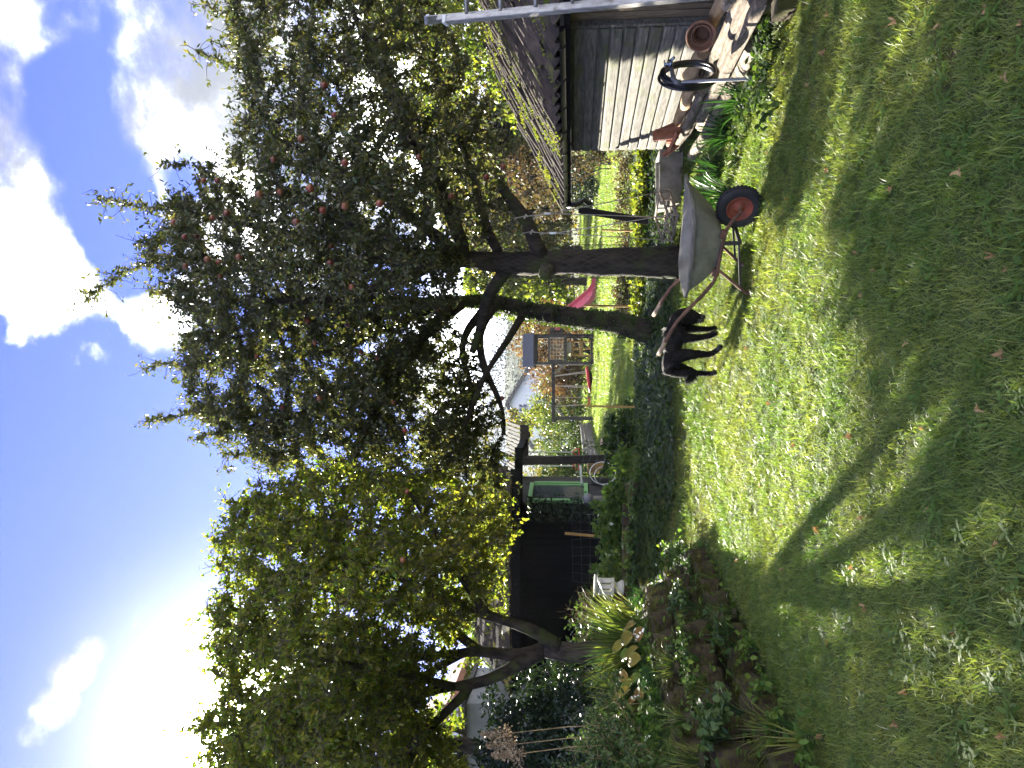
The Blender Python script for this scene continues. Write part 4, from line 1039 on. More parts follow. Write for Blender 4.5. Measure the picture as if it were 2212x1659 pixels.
far_tree('small lime-green tree beside the play tower and slide', at(668, 46), 4.6, 2.1, M['leaf_lime'], 4800, 0.207)
far_tree('dark conifer-green tree far right behind the lawn', at(345, 46), 9.5, 3.6, M['leaf_hedge'], 9000, 0.23)
far_tree('yellow autumn tree peeping out beside the white house', at(912, 58), 5.6, 1.7, M['leaf_hosta'], 2700, 0.23)
far_tree('thin-crowned tree behind the shelter roof', at(1210, 27), 5.6, 2.3, M['leaf_lime'], 6300, 0.161)
far_tree('lime-green tree filling the gap behind the forked plum trunk', at(1350, 25), 5.6, 2.3, M['leaf_lime'], 6500, .14)
far_tree('yellow-green tree above the shelter roof', at(1120, 30), 6.4, 2.6, M['leaf_bg'], 6500, .15)
far_tree('sunlit yellow-green tree at the lower left behind the balcony house', at(1640, 15.5), 8.0, 2.2, M['leaf_lime'], 9000, .11, .52)
o = shrub('low_bush', 'dark clipped bush on the far lawn under the gutter', 'bush', at(410, 27), [(at(408, 27) + Vector((0, 0, .55)), (.75, .7, .6))], 2600, .08, M['leaf_dark'])
o = far_tree('small tree with bare forked stem behind the dark clipped bush', at(395, 29), 3.4, 1.7, M['leaf_brown'], 2550, 0.138, name='small_tree')
shrub('copper_beech', 'rust-coloured beech bush behind the play tower', 'bush', at(760, 36), [(at(770, 36) + Vector((0, 0, 1.3)), (2.0, 1.3, 1.7)), (at(735, 36) + Vector((0, 0, 2.6)), (1.5, 1.2, 1.3)), (at(812, 36.4) + Vector((0, 0, 1.7)), (1.1, 1, 1.2)), (at(700, 36.6) + Vector((0, 0, 1.5)), (1.1, 1, 1.5))], 8600, .12, M['leaf_copper'], stem_r=.05)
shrub('far_hedge', 'long bushy hedge closing the far end of the lawn behind the trees', 'hedge', (0, 56, 1), [((-16 + 3.1 * i, 56 + math.sin(i), 2.1), (2.1, 1.4, 2.5 + .5 * math.sin(i * 2.3))) for i in range(15)], 16000, .22, M['leaf_bg'], stems=15, stem_r=.08)
hb = []
for i in range(12):
    Y = 800 + 30 * i; hb.append((at(Y, 38) + Vector((0, .4 * math.sin(i), 1.15)), (.85, .9, 1.25 + .18 * math.sin(i * 1.7))))
shrub('hedge', 'dense dark green hedge behind the swings', 'hedge', at(960, 38), hb, 13000, .11, M['leaf_hedge'], stems=12, stem_r=.04)
shrub('light_bush', 'pale lime bush rising above the hedge below the white house', 'bush', at(885, 40), [(at(868, 40) + Vector((0, 0, 2.1)), (1.1, .9, 1.2)), (at(905, 40) + Vector((0, 0, 2.3)), (.9, .9, 1.3)), (at(835, 40) + Vector((0, 0, 1.7)), (.8, .9, .9))], 3600, .11, M['leaf_lime'], stem_r=.04)
shrub('tall_hedge', 'shaded mid-green hedge seen through the open side of the shelter', 'hedge', at(1030, 26), [(at(1000 + 34 * i, 25.5) + Vector((0, 0, .85)), (.7, .7, 1.05)) for i in range(5)], 5200, .09, M['leaf_hedge'], stems=6, stem_r=.03)
shrub('lilac_bush', 'loose bush with reddish leaves and bare stems right of the far lawn', 'bush', at(355, 21), [(at(345, 21) + Vector((0, 0, 1.2)), (.6, .6, .75)), (at(372, 21.5) + Vector((0, 0, 1.7)), (.5, .5, .5)), (at(330, 20.6) + Vector((0, 0, .5)), (.4, .4, .5))], 2200, .08, M['leaf_brown'], stems=9, stem_r=.018, shell=.1)
shrub('brown_hedge', 'low brown-leaved hedge along the wire fence behind the rope swing', 'hedge', at(480, 15.6), [(at(330 + 62 * i, 15.6) + Vector((0, 0, .12)), (.42, .3, .24)) for i in range(6)], 4200, .055, M['leaf_brown'], stems=14, stem_r=.012)
shrub('nettle_bank', 'sunlit yellow-green nettles in front of the wire fence behind the rope swing', 'plant', at(450, 12.4), [(at(345 + 48 * i, 12.3 + .1 * (i % 2)) + Vector((0, 0, .10)), (.28, .3, .15)) for i in range(6)], 2600, .075, M['leaf_lime'], stems=10, stem_r=.006)
shrub('nettle_bank', 'low sunny weeds at the foot of the fence between the two apple trunks', 'plant', at(640, 12.8), [(at(628 + 34 * i, 12.9) + Vector((0, 0, .1)), (.22, .25, .16)) for i in range(3)], 900, .06, M['leaf_lime'], stems=5, stem_r=.005)
shrub('brown_hedge', 'short brown hedge piece between the two apple trunks', 'hedge', at(650, 15.8), [(at(628 + 36 * i, 15.8) + Vector((0, 0, .14)), (.25, .25, .22)) for i in range(2)], 800, .05, M['leaf_brown'], stems=4, stem_r=.01)
shrub('weed_mound', 'small sunlit mound of weeds left of the swing on the lawn edge', 'plant', at(915, 14.6), [(at(905, 14.6) + Vector((0, 0, .12)), (.35, .3, .28)), (at(935, 14.4) + Vector((0, 0, .15)), (.3, .3, .25))], 1300, .06, M['leaf_ivy'], stems=4, stem_r=.006)

# ground ivy under the apple trees
k = 17000
x = rng.uniform(-4.2, 3.6, k); y = rng.uniform(10.3, 14.2, k)
ok = (y > 10.5 + .25 * np.sin(x * 2.1) + .12 * np.sin(5 * x)) & ((x > -1.2) | (y < 12.6)); x, y = x[ok], y[ok]
o = leaves('ground_ivy', np.stack([x, y, ground(x, y) + .015 + .07 * rng.random(len(x))], 1), np.stack([rng.normal(size=len(x)), rng.normal(size=len(x)), .3 + .4 * rng.random(len(x))], 1), .062 * (.6 + .8 * rng.random(len(x))), M['leaf_ivy'], ratio=.85, flat=.75)
tag(o, 'shaded ivy and weeds covering the bank under the apple trees', 'ground cover', kind='stuff')
# leafy mound behind the edging blocks
shrub('ivy_mound', 'mound of dark green leaves above the edging blocks below the shelter', 'plant', (-2.6, 13.2, .6), [((-1.5 - .42 * i, 13.1 + .1 * (i % 2), (.70, .74, .88, .82, .80, .78)[i]), (.36, .4, (.24, .30, .42, .36, .36, .34)[i])) for i in range(6)], 4200, .085, M['leaf_weed'], ratio=.8, stems=8, stem_r=.008)
shrub('vine', 'climbing leaves hanging beside the shelter post', 'plant', (-1.3, 14.2, .62), [((-1.15, 14.3, .78), (.3, .25, .22)), ((-1.75, 14.6, .80), (.3, .2, .22)), ((-.9, 14.2, .72), (.3, .3, .2))], 700, .10, M['leaf_ivy'], ratio=.85, stems=5, stem_r=.006)
# low growth filling the bed, the gaps of the block wall and the foot of it
k = 24000
x = rng.uniform(-7, -1.75, k); y = rng.uniform(3.6, 14, k); wx_ = wall_x(y)
inbed = x < wx_ - .62; foot = (x < wx_ + .10) & (x > wx_ - .05); gap = (x < wx_ - .03) & (x > wx_ - .62) & (rng.random(k) < .55)
z = np.where(inbed, .74 + .06 * rng.random(k), np.where(foot, ground(x, y) + .05 * rng.random(k), .12 + (wx_ - x) * .98 + .10 * rng.random(k)))
ok = inbed | foot | gap; x, y, z = x[ok], y[ok], z[ok]
o = leaves('bed_weeds', np.stack([x, y, z], 1), np.stack([rng.normal(size=len(x)) + .3, rng.normal(size=len(x)) - .2, .3 + .5 * rng.random(len(x))], 1), .06 * (.5 + .9 * rng.random(len(x))), M['leaf_weed'], ratio=.7, flat=.6)
tag(o, 'small green weeds growing over the flower bed and between the mossy blocks', 'weeds', kind='stuff')

# ------------------------------------------------------------------ plants one can tell apart
def clump(name, label, c, n, l0, l1, wd, lean, droop, m, rad=.08, cat='plant', group=None, var=None, bias=(0, 0)):
    root = thing(name, c, label, cat, group); a = rng.random(n) * 6.28; q = rad * np.sqrt(rng.random(n))
    p = np.stack([c[0] + np.cos(a) * q, c[1] + np.sin(a) * q, np.full(n, c[2])], 1)
    d = np.stack([np.cos(a) * lean * rng.random(n) + bias[0], np.sin(a) * lean * rng.random(n) + bias[1], np.ones(n)], 1)
    blades('leaf_blades', p, d, l0 + (l1 - l0) * rng.random(n), np.full(n, wd) * (.7 + .6 * rng.random(n)), droop * (.5 + rng.random(n)), m, root, segs=6, var=var)
    mb = MB(); mb.lathe([(rad * .9, -.04), (rad * .7, .02), (rad * .3, .06), (.001, .07)], 10, Matrix.Translation(c)); mb.build('crown', M['soil'], root); return root
clump('daylily', 'large arching clump of green strap leaves beside the hosta in the bed', Vector((-3.15, 9.3, .72)), 320, .5, .95, .02, .75, .36, M['strap'], .26, var=rng.random(320) * .62)
clump('daylily', 'sunlit clump of strap leaves behind the hosta at the left', Vector((-3.75, 9.0, .72)), 280, .45, .85, .02, .8, .36, M['strap'], .24, var=rng.random(280) * .7)
clump('daylily', 'yellowing strap-leaf tuft right in front of the white lantern', Vector((-3.02, 10.1, .70)), 40, .3, .6, .018, .7, .35, M['strap'], .08, var=.6 + .4 * rng.random(40))
clump('chives', 'fine dark green grass tuft on top of the blocks below the hosta', Vector((-2.98, 7.75, .74)), 150, .12, .28, .006, .7, .3, M['strap_dark'], .09)
clump('chives', 'small fine grass tuft on the farthest top block', Vector((-2.62, 9.4, .72)), 90, .12, .25, .006, .7, .3, M['strap_dark'], .08)
clump('wild_grass', 'grass tuft growing out of the middle course of blocks', Vector((-2.62, 6.6, .42)), 70, .15, .34, .007, .8, .4, M['strap'], .06)  # all tufts of this name are wild grass
clump('wild_grass', 'long pale grass tuft at the foot of the nearest blocks', Vector((-2.50, 5.6, .12)), 80, .2, .42, .008, .85, .4, M['strap'], .08)
clump('wild_grass', 'bright upright grass blades near the left edge of the lawn', Vector((-2.35, 5.15, .05)), 16, .2, .34, .016, .4, .12, M['strap'], .04, var=.6 + .35 * rng.random(16))
for c_, lb_ in (((-2.35, 7.9, .26), 'green grass tuft hanging between the middle blocks'), ((-2.62, 7.1, .66), 'grass tuft hanging over the top course in front of the hosta'), ((-2.2, 7.4, .08), 'grass tuft at the foot of the lowest course below the hosta'), ((-2.75, 6.3, .68), 'long green grass spilling over the nearest top blocks'), ((-2.12, 8.3, .06), 'thin grass tuft at the far foot of the block wall')):
    clump('wild_grass', lb_, Vector(c_), 70, .14, .34, .008, .95, .5, M['strap'], .07, var=rng.random(70) * .6)
clump('wild_grass', 'grass tuft over the blocks at the left edge of the photo', Vector((-2.95, 6.0, .62)), 90, .2, .42, .009, .85, .4, M['strap'], .1)
for i, (lb, X, Y, y) in enumerate((('dark strap-leaved bulb clump in front of the concrete trough', 1535, 372, 8.3), ('long-leaved dark grass clump at the far end of the logs', 1545, 290, 7.9), ('dark strap-leaf clump half hidden by the wheelbarrow wheel', 1545, 425, 8.0), ('dark grass clump by the foot of the standpipe', 1560, 220, 7.2))):
    c = P(X, Y, y); c.z = gz(c.x, y); clump('bulb_clump', lb, c, 80, .22, .48, .013, .8, .42, M['strap_dark'], .10)
def rosette(name, label, cs, n, h, size, m, cat='plant', ratio=.75):
    c0 = Vector(cs[0]); root = thing(name, c0, label, cat); pos = []; mb = MB()
    for c in cs:
        for j in range(n):
            a = rng.random() * 6.28; r = h * .9 * rng.random() ** .6; e = Vector(c) + Vector((math.cos(a) * r, math.sin(a) * r, h * (.5 + .5 * rng.random()))); mb.tube([Vector(c) - Vector((0, 0, .02)), (Vector(c) + e) / 2 + Vector((0, 0, h * .15)), e], .003, 4); 
            for q in range(5): pos.append(list(e + Vector((rng.normal(), rng.normal(), rng.normal() * .4)) * size * .5))
    pos = np.array(pos); leaves('foliage', pos, rng.normal(size=pos.shape) + np.array([-.3, -.3, .25]), size * (.6 + .6 * rng.random(len(pos))), m, root, ratio=ratio, flat=.7); mb.build('stems', m, root); return root
cel = [P(X, Y, 0.001) for X, Y in ()]
pts = []
for X, Y, y in ((1640, 60, 6.05), (1660, 100, 5.95), (1640, 140, 6.15), (1655, 190, 6.1), (1625, 200, 6.4), (1668, 225, 5.95), (1610, 240, 6.8)):
    c = P(X, Y, y); pts.append((c.x, y, gz(c.x, y)))
rosette('celandine', 'leafy green celandine patch along the foot of the log pile near the ladder', pts, 12, .18, .055, M['leaf_ivy'])
rosette('strawberry_plant', 'low three-lobed green leaves in front of the bulb clumps', [(2.15, 7.4, 0), (2.25, 7.1, 0), (2.4, 6.9, 0)], 10, .13, .05, M['leaf_ivy'])
rosette('poppy_plant', 'grey-green lobed leaf plant between the upper and middle blocks', [(-2.28, 8.05, .42), (-2.25, 7.8, .36), (-2.24, 8.25, .36)], 16, .16, .05, M['leaf_rose'])
rosette('columbine', 'small round-leaved plant in the wall under the hosta', [(-2.58, 7.5, .52), (-2.5, 7.3, .40)], 14, .16, .042, M['leaf_rose'])
rosette('dandelion_plant', 'broad green leaves at the foot of the middle blocks', [(-2.22, 7.0, .14), (-2.26, 6.8, .12)], 9, .2, .10, M['leaf_ivy'], ratio=.4)
rosette('ivy_plant', 'lobed ivy-like leaves spilling over the nearest blocks', [(-2.6, 6.1, .42), (-2.65, 5.8, .42), (-2.5, 5.9, .3)], 14, .22, .075, M['leaf_rose'], ratio=.85)
rosette('plantain', 'broad weed leaves on the lawn at the lower left corner', [(-2.25, 5.0, .02), (-2.45, 4.85, .05)], 10, .14, .07, M['weed'], ratio=.5)
for i, (lb, c, n_, h_, sz_, mt_) in enumerate((('bright green leafy weeds in front of the farthest blocks', [(-2.05, 8.9, .1), (-2.0, 9.5, .18), (-2.2, 9.9, .25)], 16, .2, .055, 'leaf_weed'), ('fresh green weeds between the second and third course', [(-2.5, 7.0, .45), (-2.55, 6.7, .45), (-2.42, 7.4, .42)], 14, .18, .05, 'leaf_weed'),
        ('lush green foliage on the bed behind the nearest blocks', [(-3.1, 6.8, .72), (-3.0, 7.2, .72), (-3.3, 7.4, .72), (-3.2, 6.2, .7)], 16, .26, .065, 'leaf_weed'), ('low leafy weeds at the foot of the nearest blocks', [(-2.3, 6.0, .05), (-2.42, 5.5, .05), (-2.22, 6.5, .05)], 12, .16, .06, 'leaf_weed'), ('green weeds along the edging blocks under the ivy', [(-1.9, 11.9, .5), (-2.4, 11.8, .55), (-2.9, 11.7, .55), (-1.4, 11.8, .45)], 16, .26, .07, 'leaf_weed'))):
    rosette('leafy_weed', lb, c, n_, h_, sz_, M[mt_])
# hosta: each big leaf is a part
hs = thing('hosta', (-3.0, 8.35, .72), 'yellowing hosta with big ribbed leaves in the flower bed above the blocks', 'hosta')
hp_ = [(1358, 1352, 8.5, .27), (1352, 1378, 8.4, .28), (1378, 1370, 8.4, .24), (1362, 1408, 8.3, .26), (1368, 1425, 8.1, .27), (1350, 1415, 8.4, .24), (1340, 1500, 7.9, .30), (1352, 1480, 8.0, .26), (1362, 1515, 7.8, .25), (1345, 1460, 8.1, .22), (1370, 1465, 8.0, .2), (1335, 1395, 8.6, .24), (1380, 1500, 7.7, .2), (1352, 1535, 7.7, .24)]
hstems = MB()
for i, (X, Y, y, L) in enumerate(hp_):
    L *= .84; tip = P(X, Y, y); a = rng.random() * 6.28; d = Vector((.75 + .5 * rng.normal() * .6, -.6 + .5 * rng.normal() * .6, -.35)).normalized()
    s = d.cross(Vector((rng.normal() * .3, rng.normal() * .3, 1))).normalized(); n_ = s.cross(d).normalized(); V = []; Fc = []; nu, nv = 7, 9
    for a_ in range(nv):
        tt = a_ / (nv - 1); wv = L * .36 * math.sin(math.pi * min(1, tt * .93 + .05)) ** .75 * (1 if tt < .5 else 1)
        for b_ in range(nu):
            u = b_ / (nu - 1) * 2 - 1; rib = .012 * math.cos(u * 3 * math.pi)
            V.append(tip + d * (L * (tt - .5)) + s * (u * wv) + n_ * (rib + .10 * L * abs(u) - .45 * L * (tt - .3) ** 2))
    for a_ in range(nv - 1):
        for b_ in range(nu - 1): j = a_ * nu + b_; Fc.append((j, j + 1, j + nu + 1, j + nu))
    me = npmesh('leaf', np.array([list(v) for v in V]), Fc, smooth=True, var=np.clip(np.full(len(Fc), (.55, .5, .95, .5, .55, .1, .6, .35, .9, .75, .1, .45, .85, .3)[i]) + .12 * rng.normal(size=len(Fc)), 0, 1)); link('leaf', me, M['leaf_hosta'], hs)
    st = tip - d * L * .5; hstems.tube([Vector((-3.0 - .35 * (Y > 1440), 8.4 - .3 * (Y > 1440), .70)) + Vector((rng.normal() * .05, rng.normal() * .05, 0)), (st + Vector((-3.05, 8.4, .8))) / 2, st], .007, 5)
hstems.build('stalk', M['strap'], hs)
# shrubs of the left bed
def twiggy(name, label, base, h, spread, n, m, cat='bush', leafn=0, lm=None, size=.04, up=1.0, r0=.009):
    base = Vector(base); root = thing(name, base, label, cat); NN = []; PP = []; RR = []
    for i in range(n):
        a = rng.random() * 6.28; d = np.array([math.cos(a) * spread * rng.random(), math.sin(a) * spread * rng.random(), up]); d /= np.linalg.norm(d); p = np.array(base) + rng.normal(size=3) * .05; p[2] = base.z - .03; L = h * (.55 + .5 * rng.random()); par_ = -1; k = 9
        for j in range(k):
            NN.append(p.copy()); PP.append(par_); RR.append(r0 * (1 - .8 * j / k)); par_ = len(NN) - 1
            if j > 2:
                for b_ in range(2):
                    dd = nrm(d + rng.normal(size=3) * .8); q = p.copy(); pr = par_
                    for c_ in range(3): q = q + dd * L * .07; dd = nrm(dd + rng.normal(size=3) * .3); NN.append(q.copy()); PP.append(pr); RR.append(r0 * .25); pr = len(NN) - 1
            d = nrm(d + rng.normal(size=3) * .16); p = p + d * L / k
    V, Q = graph_tubes(np.array(NN), np.array(PP), np.array(RR), 4); link('stems', npmesh('stems', V, Q, smooth=True), m, root)
    if leafn:
        A = np.array(NN); A = A[A[:, 2] > base.z + .25 * h]; pk = A[rng.integers(0, len(A), leafn)] + rng.normal(size=(leafn, 3)) * size * .5
        leaves('foliage', pk, rng.normal(size=(leafn, 3)) + np.array([0, 0, .1]), size * (.6 + .7 * rng.random(leafn)), lm, root, ratio=.62, flat=.5)
    return root
twiggy('bare_shrub', 'half-dead shrub of bare tan stems in front of the dark open shelter', (-3.8, 11.8, .72), 1.35, .55, 26, M['dry_twig'], leafn=260, lm=M['leaf_ivy'], size=.07)
twiggy('bare_shrub', 'leaning bare tan branches behind the white lantern', (-3.62, 12.8, .68), .95, .7, 9, M['dry_twig'], r0=.014)
twiggy('rose_bush', 'loose sunlit shrub with small bright leaves at the lower left edge', (-3.55, 7.1, .72), 1.05, .75, 20, M['dry_twig'], leafn=4600, lm=M['leaf_rose'], size=.042)
twiggy('rose_bush', 'shrub with small pale green leaves in the left corner above the blocks', (-3.35, 6.3, .70), .75, .9, 18, M['dry_twig'], leafn=4200, lm=M['leaf_rose'], size=.04)
twiggy('rose_bush', 'airy small-leaved shrub between the plum trunk and the daylilies', (-3.95, 8.5, .72), 1.1, .7, 12, M['dry_twig'], leafn=2000, lm=M['leaf_rose'], size=.045)
shrub('laurel', 'dark glossy evergreen shrub below the balcony at the left', 'bush', (-5.2, 10.6, .70), [((-4.9, 11.2, 1.35), (.7, .6, .75)), ((-5.4, 10.8, 1.65), (.7, .6, .7)), ((-4.3, 11.6, 1.15), (.5, .5, .55)), ((-5.2, 9.8, 1.2), (.6, .6, .55)), ((-4.5, 10.6, .95), (.5, .5, .35)), ((-5.5, 11.3, 2.25), (.7, .5, .6)), ((-6.2, 11.0, 2.0), (.7, .6, .8)), ((-5.0, 12.0, 1.9), (.5, .5, .55)), ((-6.8, 12.4, 2.5), (.8, .6, .7)), ((-6.0, 12.2, 2.5), (.6, .5, .55)), ((-5.15, 12.3, 2.5), (.6, .5, .6)), ((-5.75, 12.0, 2.55), (.6, .5, .6))], 15500, .10, M['leaf_dark'], ratio=.36, stems=10, stem_r=.015, hang=.4)
shrub('laurel', 'dark evergreen leaves behind the forked plum trunk', 'bush', (-4.3, 12.6, .70), [((-4.3, 12.6, 1.1), (.6, .5, .5)), ((-5.0, 13.0, 1.4), (.6, .5, .7))], 2600, .10, M['leaf_dark'], ratio=.36, stems=6, stem_r=.015, hang=.4)
for i, (X, Y, y, lb) in enumerate(((1065, 1588, 7.8, 'taller dry goldenrod plume at the left edge'), (1090, 1632, 7.5, 'drooping dry goldenrod plume nearest the left edge'), (1075, 1612, 8.0, 'dry seed plume between two goldenrods'))):
    tp = P(X, Y, y); b = Vector((tp.x + .15, y + .05, .72)); root = thing('goldenrod', b, lb, 'plant'); MB().tube([b, b.lerp(tp, .5) + Vector((.03, 0, .06)), tp], [.006, .005, .003], 5).build('stem', M['dry_twig'], root)
    k = 420; s = rng.random(k); pos = np.array(tp)[None] + np.stack([rng.normal(size=k) * .06 * (1.1 - s), rng.normal(size=k) * .06 * (1.1 - s), .12 - .32 * (1 - s) * 1.0], 1); leaves('plume', pos, rng.normal(size=(k, 3)) + np.array([0, 0, .5]), .018 + .014 * rng.random(k), M['plume'], root, ratio=.6)

# cushions of moss on the blocks
k = 5200; bt_ = np.array([list(v) for v in block_tops]); q = bt_[rng.integers(0, len(bt_), k)] + rng.normal(size=(k, 3)) * np.array([.075, .095, .0]); q[:, 2] += -.012 - 2.2 * (np.abs(rng.normal(size=k)) * .012)
side = rng.random(k) < .45; q[side, 0] = bt_[rng.integers(0, len(bt_), side.sum())][:, 0] * 0 + q[side, 0]
rt = np.stack([rng.normal(size=k) * .3, rng.normal(size=k) * .3 + .2, rng.random(k) * 6.28], 1)
scatter('block_moss', 'brown-green moss cushions growing on the stepped blocks', q, rt, .55 + .5 * rng.random(k), rng.integers(0, 3, k), [tuft_proto(60 + i, 'blockmoss') for i in range(3)], 'moss')

# ------------------------------------------------------------------ wheelbarrow
W0 = Vector((1.5, 6.56, 0)); BA = Vector((-.73, .68, 0)).normalized(); BB = Vector((BA.y, -BA.x, 0))
def wb(s, t, z): return W0 + BA * s + BB * t + Vector((0, 0, z))
bar_ = thing('wheelbarrow', W0 + Vector((0, 0, gz(1.5, 6.56))), 'old galvanised wheelbarrow with rusty frame and orange wheel rim on the lawn', 'wheelbarrow')
WR = .188; wm = axis_matrix(wb(0, 0, WR), BB)
tp_ = [(.105, -.030), (.118, -.040), (.150, -.046), (.172, -.042), (.184, -.028), (WR, -.010), (WR, .010), (.184, .028), (.172, .042), (.150, .046), (.118, .040), (.105, .030), (.105, -.030)]
wheel = MB().lathe(tp_, 40, wm).build('wheel', M['tyre'], bar_, smooth=True)
mb = MB()
for k in range(36):
    a = k / 36 * 2 * math.pi
    for z in (-.018, .018):
        mb.box(wm @ Vector((math.cos(a) * (WR - .001), math.sin(a) * (WR - .001), z)), (.022, .012, .009), (wm.to_3x3() @ Matrix.Rotation(a + math.pi / 2, 3, 'Z')))
mb.build('tread', M['tyre'], wheel)
mb = MB()
for sg in (-1, 1): mb.lathe([(.110, .034 * sg), (.112, .040 * sg), (.104, .040 * sg), (.098, .030 * sg), (.088, .012 * sg), (.055, .006 * sg), (.040, .016 * sg), (.030, .030 * sg), (.026, .034 * sg), (.001, .034 * sg)], 32, wm)
mb.build('rim', M['rim'], wheel, smooth=True)
MB().tube([wb(0, -.10, WR), wb(0, .10, WR)], .012, 10).build('axle', M['rust'], wheel)
# tray: rim outline -> bottom outline, thin sheet with a rolled rim
rimO = [(-.16, -.12, .635), (-.12, -.235, .625), (.0, -.285, .61), (.30, -.305, .60), (.60, -.30, .595), (.72, -.255, .60), (.755, -.12, .605), (.755, .12, .605), (.72, .255, .60), (.60, .30, .595), (.30, .305, .60), (.0, .31, .61), (-.12, .30, .625), (-.16, .12, .635)]
botO = [(.12, -.08, .335), (.13, -.125, .335), (.16, -.15, .33), (.30, -.16, .325), (.47, -.16, .325), (.52, -.14, .325), (.535, -.07, .325), (.535, .07, .325), (.52, .14, .325), (.47, .16, .325), (.30, .16, .325), (.16, .15, .33), (.13, .125, .335), (.12, .08, .335)]
n = len(rimO); V = []
for k in range(5):
    f = k / 4
    for r, b in zip(rimO, botO):
        g = f ** .9; V.append(wb(*(r[i] + (b[i] - r[i]) * g for i in range(3))) - Vector((0, 0, .018 * math.sin(math.pi * f))))
Fc = [(k * n + j, k * n + (j + 1) % n, (k + 1) * n + (j + 1) % n, (k + 1) * n + j) for k in range(4) for j in range(n)] + [tuple(4 * n + j for j in range(n))]
mb = MB(); mb.add(V, Fc); tray = mb.build('tray', M['zinc'], bar_, smooth=True, autos=True)
sd = tray.modifiers.new('thickness', 'SOLIDIFY'); sd.thickness = .004
V = []
for (s, t, z) in rimO:      # flat folded rim
    c = Vector((s - .3, t, 0)); o_ = c.normalized() * .035; V += [wb(s, t, z), wb(s + o_.x, t + o_.y, z - .004), wb(s + o_.x, t + o_.y, z - .024)]
Fc = []
for j in range(n):
    q = (j + 1) % n; Fc += [(3 * j, 3 * j + 1, 3 * q + 1, 3 * q), (3 * j + 1, 3 * j + 2, 3 * q + 2, 3 * q + 1)]
MB().add(V, Fc).build('rim_flange', M['zinc'], tray)
for sg in (-1, 1):
    pts = [wb(0, .085 * sg, WR), wb(.07, .12 * sg, .255), wb(.14, .15 * sg, .30), wb(.30, .175 * sg, .318), wb(.52, .20 * sg, .330), wb(.62, .215 * sg, .35), wb(.74, .235 * sg, .43), wb(.90, .255 * sg, .555), wb(1.02, .27 * sg, .64), wb(1.16, .285 * sg, .70), wb(1.38, .30 * sg, .775)]
    fr = MB().tube(pts, .0165, 10).build('frame_tube', M['rust'], bar_, smooth=True)
    MB().tube([wb(1.24, .29 * sg, .728), wb(1.39, .302 * sg, .780)], .020, 10).build('grip', M['grip'], bar_, smooth=True)
    lg = [wb(.50, .20 * sg, .325), wb(.60, .19 * sg, .22), wb(.72, .17 * sg, .10), wb(.78, .16 * sg, .035), wb(.80, .155 * sg, .015), wb(.765, .15 * sg, .012)]
    if sg > 0: lg = [wb(.40, .18, .32), wb(.52, .18, .22), wb(.64, .18, .10), wb(.70, .18, .035), wb(.72, .18, .015), wb(.69, .18, .012)]
    MB().tube(lg, .0145, 8).build('leg', M['rust'], bar_, smooth=True)
    mb = MB(); mb.bar(wb(.13, .158 * sg, .31), wb(.20, .165 * sg, .33), .05, .05); mb.bar(wb(.50, .175 * sg, .335), wb(.57, .185 * sg, .345), .05, .06); mb.build('bracket', M['rust'], bar_, bevel=.004)
mb = MB(); mb.bar(wb(.25, -.17, .31), wb(.25, -.17, .17), .02, .03, BA); mb.bar(wb(.25, .17, .31), wb(.25, .17, .17), .02, .03, BA); mb.bar(wb(.25, -.18, .17), wb(.25, .18, .17), .02, .03); mb.bar(wb(.25, -.17, .18), wb(.70, -.165, .10), .018, .018); mb.bar(wb(.25, .17, .18), wb(.64, .18, .10), .018, .018)
mb.build('brace', M['iron'], bar_)

# ------------------------------------------------------------------ dog
DY = 8.25
def D(zx, zy, dy=0.0): return P(1371.5 + zx * .1323, 630.9 + zy * .1323, DY + dy)
g0 = gz(.6, DY)
dog = thing('dog', (D(700, 800).x, DY, g0), 'black brindled dog with grizzled muzzle standing behind the wheelbarrow', 'dog')
U = .1323 * DY / F
jv = []; je = []; jr = []
def J(p, r, par_=None):
    r = tuple(q * 1.2 for q in r) if isinstance(r, tuple) else r * 1.2
    jv.append(Vector(p)); jr.append(r if isinstance(r, tuple) else (r, r))
    if par_ is not None: je.append((par_, len(jv) - 1))
    return len(jv) - 1
pel = J(D(545, 1150), (.118, .100))
rump = J(D(520, 1265), (.095, .085), pel)
loin = J(D(585, 1010), (.135, .105), pel)
rib = J(D(625, 830), (.160, .120), loin)
che = J(D(640, 660), (.168, .125), rib)
sho = J(D(640, 545), (.140, .115), che)
nk = J(D(690, 455), (.105, .095), sho)
nk2 = J(D(770, 400), (.085, .082), nk)
hd = J(D(855, 385), (.080, .082), nk2)
hd2 = J(D(930, 415), (.070, .072), hd)
mz = J(D(1010, 430), (.048, .050), hd2)
mz2 = J(D(1085, 435), (.038, .042), mz)
ns = J(D(1122, 432), (.026, .030), mz2)
# tail: hangs close to the leg and turns up at the tip
t0 = J(D(600, 1320, -.0), .040, rump); t1 = J(D(760, 1330, -.03), .036, t0); t2 = J(D(900, 1330, -.05), .040, t1); t3 = J(D(965, 1345, -.06), .038, t2); t4 = J(D(925, 1400, -.06), .036, t3); t5 = J(D(870, 1432, -.05), .024, t4); t6 = J(D(822, 1455, -.05), .010, t5)
# near hind leg
h0 = J(D(660, 1080, -.09), (.095, .065), pel); h1 = J(D(820, 1020, -.11), (.062, .05), h0); h2 = J(D(960, 1015, -.11), (.044, .04), h1); h3 = J(D(1110, 1015, -.10), (.030, .028), h2); h4 = J(D(1215, 1020, -.10), (.029, .025), h3); h5 = J(D(1310, 975, -.12), (.022, .022), h4); h6 = J(D(1375, 915, -.14), (.024, .028), h5); h7 = J(D(1412, 868, -.16), (.018, .024), h6)
